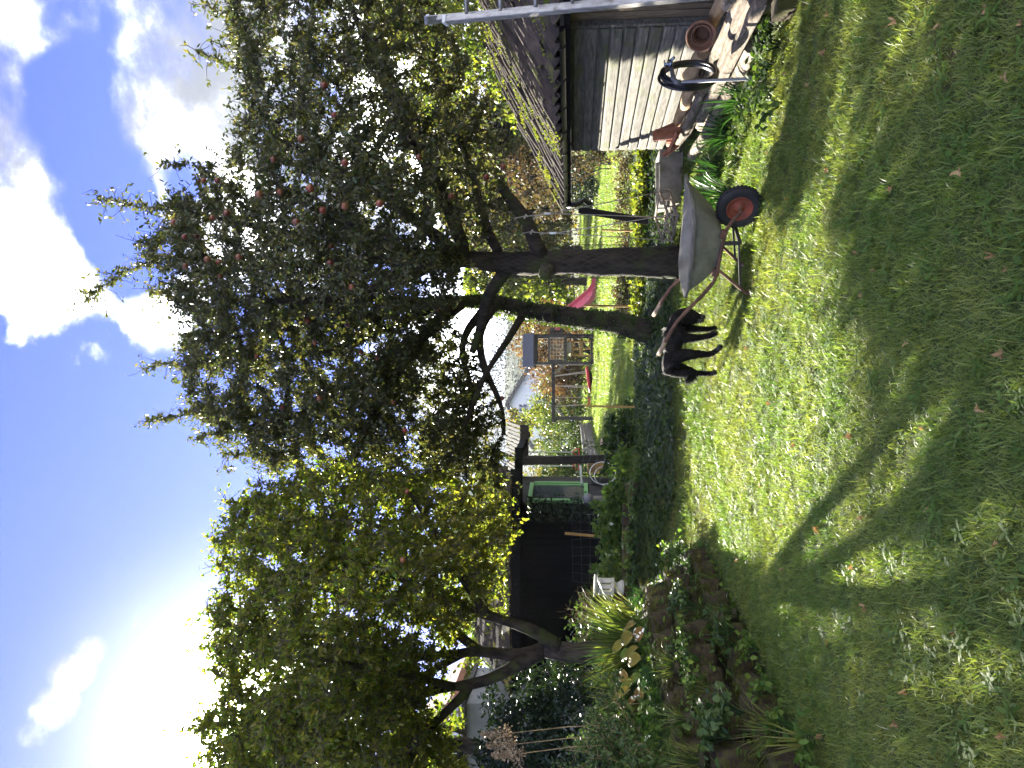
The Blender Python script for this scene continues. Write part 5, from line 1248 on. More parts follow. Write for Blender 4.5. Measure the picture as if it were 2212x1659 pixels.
# far hind leg
k0 = J(D(640, 1255, .09), (.085, .06), pel); k1 = J(D(790, 1270, .10), (.058, .048), k0); k2 = J(D(915, 1300, .10), (.042, .038), k1); k3 = J(D(1010, 1330, .10), (.026, .026), k2); k4 = J(D(1150, 1335, .08), (.021, .021), k3); k5 = J(D(1275, 1330, .06), (.022, .022), k4); k6 = J(D(1322, 1300, .03), (.022, .026), k5)
# front legs
f0 = J(D(760, 720, -.09), (.075, .055), che); f1 = J(D(890, 760, -.10), (.045, .038), f0); f2 = J(D(1050, 745, -.09), (.029, .028), f1); f3 = J(D(1210, 720, -.08), (.024, .024), f2); f4 = J(D(1290, 690, -.10), (.027, .028), f3); f5 = J(D(1335, 660, -.13), (.019, .024), f4)
e0 = J(D(770, 575, .08), (.070, .055), sho); e1 = J(D(900, 600, .09), (.042, .036), e0); e2 = J(D(1050, 608, .08), (.028, .027), e1); e3 = J(D(1200, 612, .06), (.023, .023), e2); e4 = J(D(1285, 600, .04), (.026, .027), e3); e5 = J(D(1325, 575, .02), (.018, .023), e4)
me = bpy.data.meshes.new('skeleton'); me.from_pydata([tuple(v) for v in jv], je, []); me.update()
so_ = bpy.data.objects.new('skeleton', me); COL.objects.link(so_)
md = so_.modifiers.new('skin', 'SKIN'); md.use_smooth_shade = True; md.branch_smoothing = .6
for i, s in enumerate(me.skin_vertices[0].data): s.radius = jr[i]; s.use_root = (i == 0)
sb = so_.modifiers.new('sub', 'SUBSURF'); sb.levels = 3; sb.render_levels = 3
bpy.context.view_layer.update()
dm = bpy.data.meshes.new_from_object(so_.evaluated_get(bpy.context.evaluated_depsgraph_get()))
bpy.data.objects.remove(so_)
for v in dm.vertices: v.co += v.normal * (.004 * pnoise(v.co * 22) + .003 * pnoise(v.co * 60))
dm.materials.clear(); dm.materials.append(M['fur']); dm.materials.append(M['fur_grey'])
muz, paw1 = D(1090, 470), D(1410, 870, -.15)
for p in dm.polygons:
    p.use_smooth = True
    if (p.center - muz).length < .058 + .02 * pnoise(p.center * 40) or (p.center - paw1).length < .05: p.material_index = 1
    if p.center.z < g0 + .12 and pnoise(p.center * 30) > .15: p.material_index = 1
link('body', dm, None, dog)
# short coat: fine hairs over the body
k = 26000; nv = len(dm.vertices); vi = rng.integers(0, nv, k); co = np.empty(nv * 3, np.float32); dm.vertices.foreach_get('co', co); co = co.reshape(-1, 3) + np.array(org(dog), np.float32)
no = np.empty(nv * 3, np.float32); dm.vertices.foreach_get('normal', no); no = no.reshape(-1, 3)
tail_c = np.array(t4 and D(930, 1370, -.05)); dl = np.linalg.norm(co[vi] - tail_c, axis=1)
ln = np.where(dl < .09, .04, .012) * (.6 + .8 * rng.random(k))
hd_ = no[vi] * .7 + np.array([-.55, 0, -.55]) + rng.normal(size=(k, 3)) * .25
blades('coat', co[vi] + rng.normal(size=(k, 3)) * .004, hd_, ln, np.full(k, .0022), np.full(k, .25), M['fur'], dog, segs=2)
MB().lathe([(.018, -.012), (.021, 0), (.016, .011), (.006, .016), (.001, .017)], 12, axis_matrix(D(1128, 405, -.02), D(1150, 400, -.02) - D(1100, 420, 0))).build('nose', M['nose'], dog, smooth=True)
for dy in (-.072, .05):
    c = D(935, 385, dy); mb = MB(); mb.lathe([(.001, -.011), (.008, -.008), (.011, 0), (.008, .008), (.001, .011)], 10, Matrix.Translation(c)); mb.build('eye', M['nose'], dog, smooth=True)
for dy, sg in ((-.085, -1), (.075, 1)):       # folded ears
    mb = MB(); a = D(805, 345, dy); V = []
    for i in range(6):
        f = i / 5; wd = .052 * math.sin(math.pi * (.22 + .72 * f)) ; c = a.lerp(D(905, 440, dy * 1.25), f) + Vector((0, sg * .022 * math.sin(math.pi * f), 0)); sdir = Vector((-.75, sg * .1, -.65))
        V += [c - sdir * wd, c, c + sdir * wd] + [c - sdir * wd * .8 + Vector((0, sg * .008, 0)), c + Vector((0, sg * .012, 0)), c + sdir * wd * .8 + Vector((0, sg * .008, 0))]
    Fc = []
    for i in range(5):
        o_ = 6 * i
        for q in (0, 1, 3, 4): Fc.append((o_ + q, o_ + q + 1, o_ + q + 7, o_ + q + 6))
        Fc += [(o_, o_ + 3, o_ + 9, o_ + 6), (o_ + 2, o_ + 5, o_ + 11, o_ + 8)]
    Fc += [(0, 1, 4, 3), (1, 2, 5, 4), (30, 31, 34, 33), (31, 32, 35, 34)]
    mb.add(V, Fc); mb.build('ear', M['fur'], dog, smooth=True)

# ------------------------------------------------------------------ ladder
def rail_bar(p, q, wd, h, up): return MB().bar(p, q, wd, h, up)
lad = thing('ladder', (2.62, 5.15, 0), 'tall grey aluminium extension ladder standing upright in front of the shed at the right edge', 'ladder')
def ladp(X, Y, z):       # along the ladder's lean
    f = z / 2.75; return Vector((X + .05 + .31 * f, Y + .95 * f, z))
acr = Vector((.10, -1, 0)).normalized() * 1.0
for k, (dx, dz0, dz1, off) in enumerate(((0.0, 0, 2.74, 0), (-.060, .15, 2.58, -.085))):
    # two nested sections; the left rail of each is in view, the right one beyond the frame
    for sd_, ad in ((0, Vector((0, 0, 0))), (1, Vector((.36, -.10, 0)))):
        a, b = ladp(2.60 + dx, 5.15 + off, dz0) + ad, ladp(2.60 + dx, 5.15 + off, dz1) + ad
        MB().bar(a, b, .042, .066, (0, -1, .3)).build('rail', M['alu'], lad, bevel=.006)
        mb = MB(); mb.bar(b, b + (b - a).normalized() * .03, .06, .07, (0, -1, .3)); mb.build('rail_cap', M['plastic_white'], lad)
    z = .22
    while z < dz1 - .1:
        if z > dz0: MB().tube([ladp(2.60 + dx, 5.15 + off, z) + Vector((.013, 0, 0)), ladp(2.60 + dx, 5.15 + off, z) + Vector((.347, -.10, 0))], .0145, 8).build('rung', M['alu'], lad, smooth=True)
        z += .275
a = ladp(2.60, 5.15, 2.70); MB().bar(a + Vector((0, 0, -.02)), a + Vector((-.03, -.05, .07)), .06, .06).build('hook', M['alu'], lad)

# ------------------------------------------------------------------ log pile
def fx(y): return 2.68 + .02 * (y - 6)
LOGS = [('round log with a dark cut end lowest in the front of the pile', 6.42, 9.6, .12, .10, .072, 'log'), ('thick log lying on the ground under the square beam', 5.9, 9.0, .30, .11, .085, 'log'), ('thick log at the back bottom of the pile against the shed', 5.7, 8.6, .52, .11, .09, 'log'),
        ('squared grey beam along the front top of the log pile', 5.6, 8.2, .10, .235, .05, 'beam'), ('long pale log lying beside the squared beam', 5.5, 7.5, .21, .255, .062, 'log'), ('long weathered log behind the pale one', 5.4, 7.3, .33, .285, .07, 'log'),
        ('tan peeled log at the back of the pile beside the clay pot', 5.5, 6.75, .43, .37, .062, 'tan'), ('short bleached log ending on top of the pile near the ladder', 5.2, 6.05, .25, .385, .05, 'log'), ('dark knotty log in the middle of the pile behind the standpipe', 7.0, 9.3, .20, .26, .066, 'log'),
        ('tan split log on top beyond the hose coil', 7.3, 8.2, .42, .37, .06, 'tan'), ('tan split log near the broken roof tiles', 7.9, 9.1, .36, .36, .06, 'tan'), ('pale thin branch log on the far upper side of the pile', 7.5, 9.4, .12, .33, .045, 'log'), ('far short log leaning at the end of the pile', 8.4, 9.8, .30, .24, .07, 'log')]
for lb, y0, y1, off, zc, r, kd in LOGS:
    a, b = Vector((fx(y0) + off, y0, zc)), Vector((fx(y1) + off + .05 * rng.normal(), y1, zc + .02 * rng.normal()))
    if kd == 'beam':
        o = MB().bar(a, b, .09, .085).build('beam', M['log'], base=a, bevel=.01)
    else:
        k = 9; pts = [a.lerp(b, i / k) + Vector((math.sin(i * .9 + y0) * .014, 0, math.cos(i * 1.3 + off * 9) * .010)) for i in range(k + 1)]
        o = MB().tube(pts, [r * (1.06 - .16 * i / k) for i in range(k + 1)], 14, True, .22).build('log', M['log_tan' if kd == 'tan' else 'log'], base=a, smooth=True, autos=True)
    tag(o, lb, 'log' if kd != 'beam' else 'beam', 'timber stacked along the shed')
o = MB().box((2.83, 5.62, .07), (.34, .2, .14)).build('support_block', M['block'], base=(2.83, 5.62, 0), bevel=.012); tag(o, 'rough red-brown block under the near end of the logs', 'block')

# pots, hose, standpipe, tiles, trough
def pot(name, lb, c, axis, R, H, group='clay pots on the log pile'):
    root = thing(name, c, lb, 'flower pot', group); Mx = axis_matrix(c, axis)
    MB().lathe([(.001, -H), (R * .66, -H), (R * .84, -R * .42), (R * .85, -R * .40), (R * .73, -R * .40), (R * .58, -H + .015), (.001, -H + .015)], 32, Mx).build('body', M['terracotta'], root, smooth=True, autos=True)
    MB().lathe([(R * .84, -R * .42), (R * .98, -R * .42), (R, -.012), (R * .97, 0), (R * .88, 0), (R * .85, -.012), (R * .84, -R * .42)], 32, Mx).build('rim', M['terracotta'], root, smooth=True, autos=True)
    return root
pc_ = P(1514, 79, 6.45); axp = Vector((-.55, -.80, .22)).normalized()
pot('flower_pot', 'large clay pot lying on its side on the logs with its mouth to the camera', pc_, axp, .125, .22)
pot('flower_pot', 'smaller clay pot nested inside the large one', pc_ - axp * .035, axp, .088, .15)
hc = P(1462, 163, 6.55); hz_ = thing('hose_coil', hc + Vector((0, 0, -.2)), 'coil of shiny black hose hanging from the tap over the logs', 'hose')
hu = Vector((.80, .60, .0)).normalized(); hv = Vector((.06, .10, -1)).normalized(); hw_ = hu.cross(hv)
for q in range(6):
    rr = .195 + .012 * rng.normal(); oc = hw_ * (.011 * q - .03) + Vector((0, 0, -.03 * rng.random()))
    pts = [hc + oc + hu * (math.cos(a) * rr * .92) + hv * (.09 + math.sin(a) * rr * 1.25) for a in np.linspace(0, 2 * math.pi, 41)]; pts[-1] = pts[0].copy()
    MB().tube(pts, .0135, 8).build('loop', M['hose'], hz_, smooth=True)
MB().tube([hc + hu * -.16 + hv * .12, hc + hu * .0 + hv * -.12, P(1452, 140, 6.42)], .012, 8).build('loose_end', M['hose'], hz_, smooth=True)
sb_ = P(1617, 170, 6.38); st_ = P(1470, 177, 6.38); sp_ = thing('standpipe', (sb_.x, 6.38, 0), 'grey water pipe with an elbow and small blue-grey tap in front of the log pile', 'tap')
el = P(1455, 172, 6.40); tpp = P(1449, 138, 6.46)
MB().tube([Vector((sb_.x, 6.38, -.05)), Vector((sb_.x, 6.38, .1)), st_], .0135, 10).build('pipe', M['pipe'], sp_, smooth=True)
MB().tube([Vector((sb_.x, 6.38, -.05)), Vector((sb_.x, 6.38, .16))], .022, 10).build('sleeve', M['pipe'], sp_, smooth=True)
MB().tube([st_, st_ + Vector((0, 0, .03)), el + Vector((.005, 0, 0)), el + Vector((.03, .012, .003)), tpp], [.02, .02, .02, .019, .014], 10).build('elbow', M['pipe'], sp_, smooth=True)
mb = MB(); mb.tube([tpp - Vector((.02, .02, 0)), tpp + Vector((.03, .02, 0))], .02, 10); mb.tube([tpp, tpp + Vector((0, 0, .05))], .011, 8); mb.tube([tpp + Vector((.03, .0, .0)), tpp + Vector((.03, -.05, -.02))], .013, 8); mb.build('valve', M['brass'], sp_, smooth=True)
MB().bar(tpp + Vector((-.035, 0, .052)), tpp + Vector((.035, 0, .052)), .014, .01).build('tap_handle', M['brass'], sp_, bevel=.003)
bt = P(1440, 288, 8.9)
for i, (dx, dy, dz, rx, ry, rz, lb) in enumerate(((0, 0, .0, 1.25, .2, .4, 'red clay roof tile standing tilted at the far end of the logs'), (.05, .09, .02, 1.15, -.1, .5, 'second red roof tile leaning behind the tilted one'), (-.10, -.06, -.07, .35, .3, .9, 'red tile lying flat in front of the leaning tiles'), (-.02, .16, -.06, .15, .1, -.3, 'broken red tile at the back of the small tile heap'), (-.16, .1, -.05, .9, .4, 1.2, 'dark red tile piece on edge at the left of the tile heap'))):
    mb = MB(); n = 7; L, wd = .30 - .03 * i, .17; V = []
    for z in (0, -.018):
        for k in (0, 1):
            for j in range(n): u = j / (n - 1); V.append((u * wd - wd / 2, k * L - L / 2, z + .018 * math.sin(u * 6.0)))
    Fc = [(j, j + 1, n + j + 1, n + j) for j in range(n - 1)] + [(2 * n + j, 3 * n + j, 3 * n + j + 1, 2 * n + j + 1) for j in range(n - 1)] + [(j, 2 * n + j, 2 * n + j + 1, j + 1) for j in range(n - 1)] + [(n + j, n + j + 1, 3 * n + j + 1, 3 * n + j) for j in range(n - 1)] + [(0, n, 3 * n, 2 * n), (n - 1, 3 * n - 1, 4 * n - 1, 2 * n - 1)]
    mb.add(V, Fc); o = mb.build('roof_tile', M['tile_red']); o.location = bt + Vector((dx, dy, dz)); o.rotation_euler = (rx, ry, rz); tag(o, lb, 'roof tile', 'loose red roof tiles')
TRY = 10.3; tg = P(1450, 392, TRY); tb = thing('trough', (tg.x, TRY, gz(tg.x, TRY)), 'rough grey concrete trough behind the wheelbarrow and the rope swing seat', 'trough')
z0, z1 = gz(tg.x, TRY) - .02, P(1420, 392, TRY).z; mb = MB()
def ringv(hx, hy, z): return [(tg.x - hx, TRY - hy, z), (tg.x + hx, TRY - hy, z), (tg.x + hx, TRY + hy, z), (tg.x - hx, TRY + hy, z)]
V = ringv(.33, .20, z0) + ringv(.37, .25, z1) + ringv(.31, .19, z1) + ringv(.28, .16, z1 - .16)
mb.add(V, [(0, 1, 2, 3)] + [(a + j, a + (j + 1) % 4, a + 4 + (j + 1) % 4, a + 4 + j) for a in (0, 4, 8) for j in range(4)] + [(12, 13, 14, 15)]); mb.build('basin', M['concrete'], tb, bevel=.018)
MB().box((tg.x, TRY, z1 - .12), (.54, .32, .02)).build('soil_fill', M['soil'], tb)
for i, (Y, lb) in enumerate(((330, 'flat concrete slab leaning behind the trough'),)):
    o = MB().box((0, 0, 0), (.5, .06, .36)).build('slab', M['concrete'], bevel=.008); o.location = P(1462, Y + 22, 10.8); o.rotation_euler = (-.35, .12, .2); tag(o, lb, 'slab')

# ------------------------------------------------------------------ rope swing on the apple limb
sx = lambda a, b, y: P(932.6 + a * .3224, 384 + b * .3224, y)
rs_ = thing('rope_swing', sx(1580, 260, 9.8), 'wooden bar baby swing hanging on pale ropes from the apple limb', 'swing')
ctr = sx(1585, 255, 9.8); S2 = .215
e1 = Vector((.82, .57, 0)); e2 = Vector((-.57, .82, 0))
crn = [ctr + (e1 * i + e2 * j) * S2 for i, j in ((1, -1), (1, 1), (-1, 1), (-1, -1))]
crn = [c + Vector((0, 0, dz)) for c, dz in zip(crn, (.04, .06, 0, -.03))]
for zz, nm in ((.07, 'top_bar'), (-.05, 'seat_bar')):
    for i in range(4):
        a, b = crn[i] + Vector((0, 0, zz)), crn[(i + 1) % 4] + Vector((0, 0, zz)); d = (b - a) * .08; MB().tube([a - d, b + d], .014, 8).build(nm, M['swing_wood'], rs_, smooth=True)
for i in range(4):
    c = crn[i]; MB().tube([c + Vector((0, 0, .07)), c - Vector((0, 0, .06))], .017, 8).build('upright_bar', M['swing_wood'], rs_, smooth=True)
    a, b = crn[i], crn[(i + 1) % 4]
    for f in (.35, .65):
        m_ = a.lerp(b, f); MB().tube([m_ + Vector((0, 0, .07)), m_ - Vector((0, 0, .06))], .009, 6).build('spindle', M['swing_wood'], rs_, smooth=True)
for f in (.25, .5, .75): MB().bar(crn[0].lerp(crn[1], f) - Vector((0, 0, .066)), crn[3].lerp(crn[2], f) - Vector((0, 0, .066)), .05, .012).build('slat', M['swing_wood'], rs_)
lz = lambda Y: sx(600, 290, 9.85)
for kx, (adj, knot, cs) in enumerate(((sx(775, 240, 9.75), P(1137, 474, 9.98), (crn[0], crn[1])), (sx(812, 371, 9.8), P(1150, 507, 10.06), (crn[3], crn[2])))):
    top1 = knot + Vector((0, -.13, .05)); top2 = knot + Vector((0, .13, .05))
    pts = [adj, adj.lerp(knot, .6) + Vector((0, -.08, 0)), knot + Vector((.01, -.15, .02)), knot + Vector((0, -.10, .13)), knot + Vector((0, .02, .165)), knot + Vector((0, .12, .11)), knot + Vector((0, .14, .0)), adj + Vector((.02, .03, .05))]
    MB().tube(pts, .007, 6).build('hanger_rope', M['rope'], rs_, smooth=True)
    MB().tube([knot + Vector((-.02, -.15, .02)), knot + Vector((.03, -.16, -.01)), knot + Vector((.0, -.15, -.03))], .013, 6).build('knot', M['rope'], rs_, smooth=True)
    MB().bar(adj + Vector((0, 0, .045)), adj - Vector((0, 0, .045)), .03, .022, (0, 1, 0)).build('adjuster', M['plastic_white'], rs_, bevel=.006)
    for c in cs: MB().tube([adj - Vector((0, 0, .03)), adj.lerp(c, .5) - Vector((0, 0, .012)), c + Vector((0, 0, .06))], .0065, 6).build('rope', M['rope'], rs_, smooth=True)

# ------------------------------------------------------------------ wire fence
fn = thing('wire_fence', (0, 13.6, gz(0, 13.6)), 'thin wire mesh fence on pale wooden stakes across the bank behind the trees', 'fence')
fy = lambda x: 13.5 - .10 * x
for Y, xt, xb, ww in ((497, 1300, 1384, .028), (660, 1261, 1374, .034), (877, 1261, 1356, .034), (1157, 1220, 1289, .04)):
    y = fy((829.5 - Y) / F * 13.5); b = P(xb, Y + 2, y); t_ = P(xt, Y - (5 if Y > 1100 else 0), y); MB().bar(b - Vector((0, 0, .12)), t_, ww, ww, (0, 1, 0)).build('stake', M['stake'], fn)
mb = MB(); X0, X1 = -3.6, 4.6
for r in range(7):
    pts = [Vector((x, fy(x) + .02 * math.sin(x * 3), gz(x, fy(x)) + .12 + .14 * r + .025 * math.sin(x * 1.7 + r))) for x in np.linspace(X0, X1, 28)]; mb.tube(pts, .0022, 3, False)
for x in np.arange(X0, X1, .16):
    mb.tube([Vector((x + .02 * math.sin(q * 2 + x * 5), fy(x), gz(x, fy(x)) + .08 + .3 * q)) for q in range(4)], .0018, 3, False)
mb.build('wire_mesh', M['wire'], fn)

# ------------------------------------------------------------------ play tower, swings, slide
TY = 31.0
tw = lambda a, b, y=TY: P(1097.2 + a * .16536, 658.3 + b * .16536, y)
twr = thing('play_tower', (1.35, TY, .68), 'grey wooden play tower with felt roof and net railing on the far lawn', 'play tower')
xl, xr = tw(600, 765).x, tw(600, 400).x; zg, zt_ = .62, tw(325, 600).z; zf_ = tw(755, 600).z; zrl = tw(535, 600).z
for x in (xl, xr):
    for y in (TY, TY + 1.3): MB().bar((x, y, zg), (x, y, zt_), .10, .10, (0, 1, 0)).build('post', M['tower'], twr)
mb = MB(); zr1 = tw(195, 600).z; x0, x1 = tw(250, 812).x, tw(250, 372).x
mb.add([(x0, TY - .25, zt_ - .02), (x1, TY - .25, zt_ - .02), (x1, TY + .65, zr1 + .05), (x0, TY + .65, zr1 + .05), (x0, TY + 1.6, zt_ - .02), (x1, TY + 1.6, zt_ - .02), (x0, TY - .25, zt_ - .07), (x1, TY - .25, zt_ - .07), (x1, TY + .65, zr1), (x0, TY + .65, zr1), (x0, TY + 1.6, zt_ - .07), (x1, TY + 1.6, zt_ - .07)],
       [(0, 1, 2, 3), (3, 2, 5, 4), (7, 6, 9, 8), (8, 9, 10, 11), (0, 6, 7, 1), (4, 5, 11, 10), (0, 3, 9, 6), (1, 7, 8, 2), (3, 4, 10, 9), (2, 8, 11, 5)]); mb.build('roof', M['felt'], twr)
mb = MB(); mb.bar((xl, TY - .06, zt_ - .1), (xr, TY - .06, zt_ - .1), .05, .12); mb.bar((xl, TY - .06, zg + .12), (xr, TY - .06, zg + .12), .06, .18); mb.bar((xl, TY + 1.36, zt_ - .1), (xr, TY + 1.36, zt_ - .1), .05, .1); mb.bar((xl, TY - .06, zrl), (xr, TY - .06, zrl), .05, .07); mb.bar((xl, TY - .06, zf_), (xr, TY - .06, zf_), .05, .10); mb.build('cross_beam', M['tower'], twr, kind='stuff')
MB().box(((xl + xr) / 2, TY + .65, zf_ + .06), (xr - xl - .1, 1.2, .05)).build('platform', M['tower'], twr)
for x_, w_ in ((tw(640, 740).x, .16), (tw(640, 385).x, .22), (tw(640, 330).x, .20)):
    for i in range(4): MB().box((x_, TY - .10, zf_ + .1 + (zrl - zf_ - .14) * (i + .5) / 4), (w_, .025, (zrl - zf_ - .14) / 4 - .012)).build('side_board', M['tower'], twr)
mb = MB()
for i in range(7): x = tw(640, 430 + 47 * i).x; mb.tube([(x, TY - .03, zf_ + .05), (x, TY - .03, zrl)], .010, 4)
for i in range(5): z = zf_ + .05 + (zrl - zf_ - .05) * (i + .5) / 5; mb.tube([(tw(640, 715).x, TY - .035, z), (tw(640, 428).x, TY - .035, z)], .010, 4)
mb.build('rope_net', M['rope'], twr)
mb = MB(); cx0, cx1 = tw(900, 655).x, tw(900, 475).x
for z in (zg + .15, zg + .55, zg + .62, zg + .95, zg + 1.32): mb.bar((cx0, TY + .5, z), (cx1, TY + .5, z), .3, .06)
for x in (cx0, (cx0 + cx1) / 2, cx1): mb.bar((x, TY + .5, zg + .15), (x, TY + .5, zg + .92), .06, .06, (0, 1, 0))
mb.build('play_shelf', M['basket'], twr)
MB().box((cx0 + .32, TY + .42, zg + 1.13), (.42, .1, .28)).build('shelf_box', M['plastic_white'], twr)
za, zb_ = tw(592, 780).z, tw(598, 1530).z; xb0, xb1 = tw(592, 770).x, tw(600, 1535).x
MB().bar((xb0 + .1, TY + .1, za), (xb1, TY - .2, zb_ - .0), .11, .13).build('swing_beam', M['tower'], twr)
xe = tw(900, 1482).x
MB().bar((xe, TY - .55, .60), (xe, TY - .16, zb_), .11, .11, (1, 0, 0)).build('end_leg', M['tower'], twr); MB().bar((xe, TY + .5, .60), (xe, TY - .12, zb_), .11, .11, (1, 0, 0)).build('end_leg', M['tower'], twr)
mb = MB(); mb.bar((xe + .03, TY - .2, zb_ - .45), (xe + .42, TY - .15, zb_ - .05), .07, .09); mb.bar((xb0 - .06, TY, za - .42), (xb0 - .40, TY, za - .04), .07, .09); mb.build('brace', M['plank'], twr, kind='stuff')
n1_ = thing('nest_swing', tw(1050, 975) , 'red rimmed nest swing with black bowl hanging below the play tower beam', 'swing')
zc = tw(1050, 975).z; xc = tw(1050, 975).x; R = abs(tw(1050, 825).x - tw(1050, 1130).x) / 2
MB().tube([(xc + math.cos(a) * R, TY - .1 + math.sin(a) * R, zc + .06 * math.cos(a)) for a in np.linspace(0, 2 * math.pi, 33)], .055, 8).build('ring', M['red'], n1_, smooth=True)
MB().lathe([(R * .98, 0), (R * .7, -.09), (R * .35, -.15), (.001, -.17)], 24, Matrix.Translation((xc, TY - .1, zc))).build('bowl', M['iron'], n1_, smooth=True)
for (a, b), Yt in (((870, -.35), 930), ((885, .35), 935), ((1060, -.35), 1055), ((1085, .35), 1058)): MB().tube([(tw(1035, a).x, TY - .1 + b, zc + .04), (tw(620, Yt).x, TY - .1, za - .07)], .017, 5).build('rope', M['rope'], n1_)
s2 = thing('belt_swing', tw(1055, 1255), 'single pink-red belt swing hanging near the end leg of the play frame', 'swing')
q = [tw(1040, 1210), tw(1058, 1222), tw(1064, 1255), tw(1060, 1290), tw(1042, 1302)]
mb = MB()
for a, b in zip(q[:-1], q[1:]): mb.bar(a, b, .16, .05, (0, 0, 1))
mb.build('seat', M['red'], s2)
for a, b in (((1040, 1210), (612, 1212)), ((1042, 1302), (612, 1330))): MB().tube([tw(*a), tw(*b)], .016, 5).build('rope', M['rope'], s2)
s3 = thing('ring_trapeze', tw(640, 1270), 'short chain looped over the play frame beam above the belt swing', 'chain')
MB().tube([tw(612, 1225), tw(650, 1240), tw(678, 1270), tw(650, 1310), tw(612, 1325)], .024, 6).build('chain', M['rope'], s3, smooth=True)
sl_ = thing('slide', P(1294, 622, 28.6), 'faded red plastic slide coming down from the play tower between the trunks', 'slide')
ctrl = [P(1205, 700, 30.6), P(1228, 680, 30.0), P(1252, 660, 29.5), P(1276, 640, 29.0), P(1286, 626, 28.7), P(1288, 612, 28.4)]
prof = [(-.30, .14), (-.27, .14), (-.25, 0), (-.1, -.03), (.1, -.03), (.25, 0), (.27, .14), (.30, .14), (.30, .10), (.28, -.05), (0, -.08), (-.28, -.05), (-.30, .10)]
V = []
for i, c in enumerate(ctrl):
    d = (ctrl[min(i + 1, 5)] - ctrl[max(i - 1, 0)]).normalized(); s = d.cross(Vector((0, 0, 1))).normalized(); u = s.cross(d)
    V += [c + s * a + u * b for a, b in prof]
k = len(prof); mb = MB().add(V, [(i * k + j, i * k + (j + 1) % k, (i + 1) * k + (j + 1) % k, (i + 1) * k + j) for i in range(5) for j in range(k)]); mb.build('chute', M['slide'], sl_, smooth=True, autos=True)
mb = MB(); c = ctrl[3]; mb.bar((c.x - .2, c.y, .6), (c.x - .2, c.y, c.z - .08), .05, .05, (0, 1, 0)); mb.bar((c.x + .2, c.y, .6), (c.x + .2, c.y, c.z - .08), .05, .05, (0, 1, 0)); mb.build('support', M['tower'], sl_)

# ------------------------------------------------------------------ things in and by the shelter
lt = thing('garden_lantern', P(1347, 1270, 11.4), 'white cast stone lantern with slotted sides standing in the flower bed', 'lantern')
lp = P(1347, 1270, 11.4); Hl = P(1283, 1270, 11.4).z - lp.z; ML = Matrix.Translation(lp) @ Matrix.Rotation(.06, 4, 'Y')
hs_ = Hl / .44
MB().lathe([(.001, 0), (.105, 0), (.115, .03), (.10, .06), (.07, .09), (.075, .13), (.09, .145), (.001, .145)], 24, ML @ Matrix.Scale(hs_, 4)).build('base', M['white_stone'], lt, smooth=True, autos=True)
mb = MB()
mb.lathe([(.001, .145), (.135, .145), (.14, .165), (.125, .18), (.001, .18)], 24, ML @ Matrix.Scale(hs_, 4)); mb.lathe([(.001, .335), (.12, .335), (.13, .35), (.12, .37), (.001, .37)], 24, ML @ Matrix.Scale(hs_, 4))
for j in range(8):
    a = j / 8 * 2 * math.pi + .2; mb.box(ML @ (Vector((math.cos(a) * .112, math.sin(a) * .112, .2575)) * hs_), (.028 * hs_, .048 * hs_, .156 * hs_), Matrix.Rotation(a, 3, 'Z'))
mb.build('slotted_body', M['white_stone'], lt, autos=True)
MB().lathe([(.001, .37), (.10, .372), (.15, .405), (.165, .425), (.165, .44), (.15, .44), (.09, .41), (.001, .405)], 24, ML @ Matrix.Scale(hs_, 4)).build('bowl_top', M['white_stone'], lt, smooth=True, autos=True)
zz = lambda a, b, y: P((2200 + a * .18083) / 1.82278, (1700 + b * .18083) / 1.82278, y)
for i, (a, y, lb) in enumerate(((745, 19.2, 'red triangle trapeze handle on a white cord under the shelter roof'), (445, 19.8, 'red triangle handle half hidden behind the shelter post'))):
    hk = zz(300, a, y); root = thing('trapeze_handle', hk, lb, 'swing handle', 'red trapeze handles under the shelter roof')
    if i == 0: MB().tube([hk, zz(-420, a, y)], .012, 6).build('cord', M['plastic_white'], root)
    else: MB().tube([hk, hk + Vector((0, 0, 1.2))], .012, 6).build('cord', M['plastic_white'], root)
    dz = zz(300, a, y).z - zz(440, a, y).z; MB().tube([hk, hk + Vector((.10, 0, -dz * .75)), hk + Vector((.09, 0, -dz)), hk + Vector((-.09, 0, -dz)), hk + Vector((-.10, 0, -dz * .75)), hk], .014, 6).build('triangle', M['red'], root, smooth=True)
bk = zz(800, 750, 18.0); wbx = thing('wooden_box', (bk.x, 18.3, .6), 'yellowish wooden chest standing inside the shelter behind the post', 'chest')
x0, x1 = zz(800, 900, 18.0).x, zz(800, 600, 18.0).x; zt2 = zz(670, 700, 18.0).z
mb = MB()
for i in range(5): MB().box(((x0 + x1) / 2, 18.0, .64 + (zt2 - .66) * (i + .5) / 5), (x1 - x0, .03, (zt2 - .66) / 5 - .008)).build('plank', M['basket'], wbx)
MB().box(((x0 + x1) / 2, 18.3, .62 + (zt2 - .64) / 2), (x1 - x0 - .04, .5, zt2 - .70)).build('case', M['plank_brown'], wbx); MB().box(((x0 + x1) / 2, 18.28, zt2 + .02), (x1 - x0 + .06, .62, .03)).build('lid', M['basket'], wbx)
for (a, b, R_, y, lb) in ((960, 900, .28, 16.6, 'larger shiny metal hoop leaning in the weeds by the shelter'), (1010, 960, .23, 16.4, 'smaller shiny metal hoop in front of the larger one')):
    c = zz(a, b, y); o = MB().tube([c + Vector((math.cos(t_) * R_ * .8, math.cos(t_) * R_ * .5, math.sin(t_) * R_)) for t_ in np.linspace(0, 2 * math.pi, 41)], .012, 8).build('hoop', M['metal_ring'], smooth=True, base=c); tag(o, lb, 'hoop', 'metal hoops by the shelter')
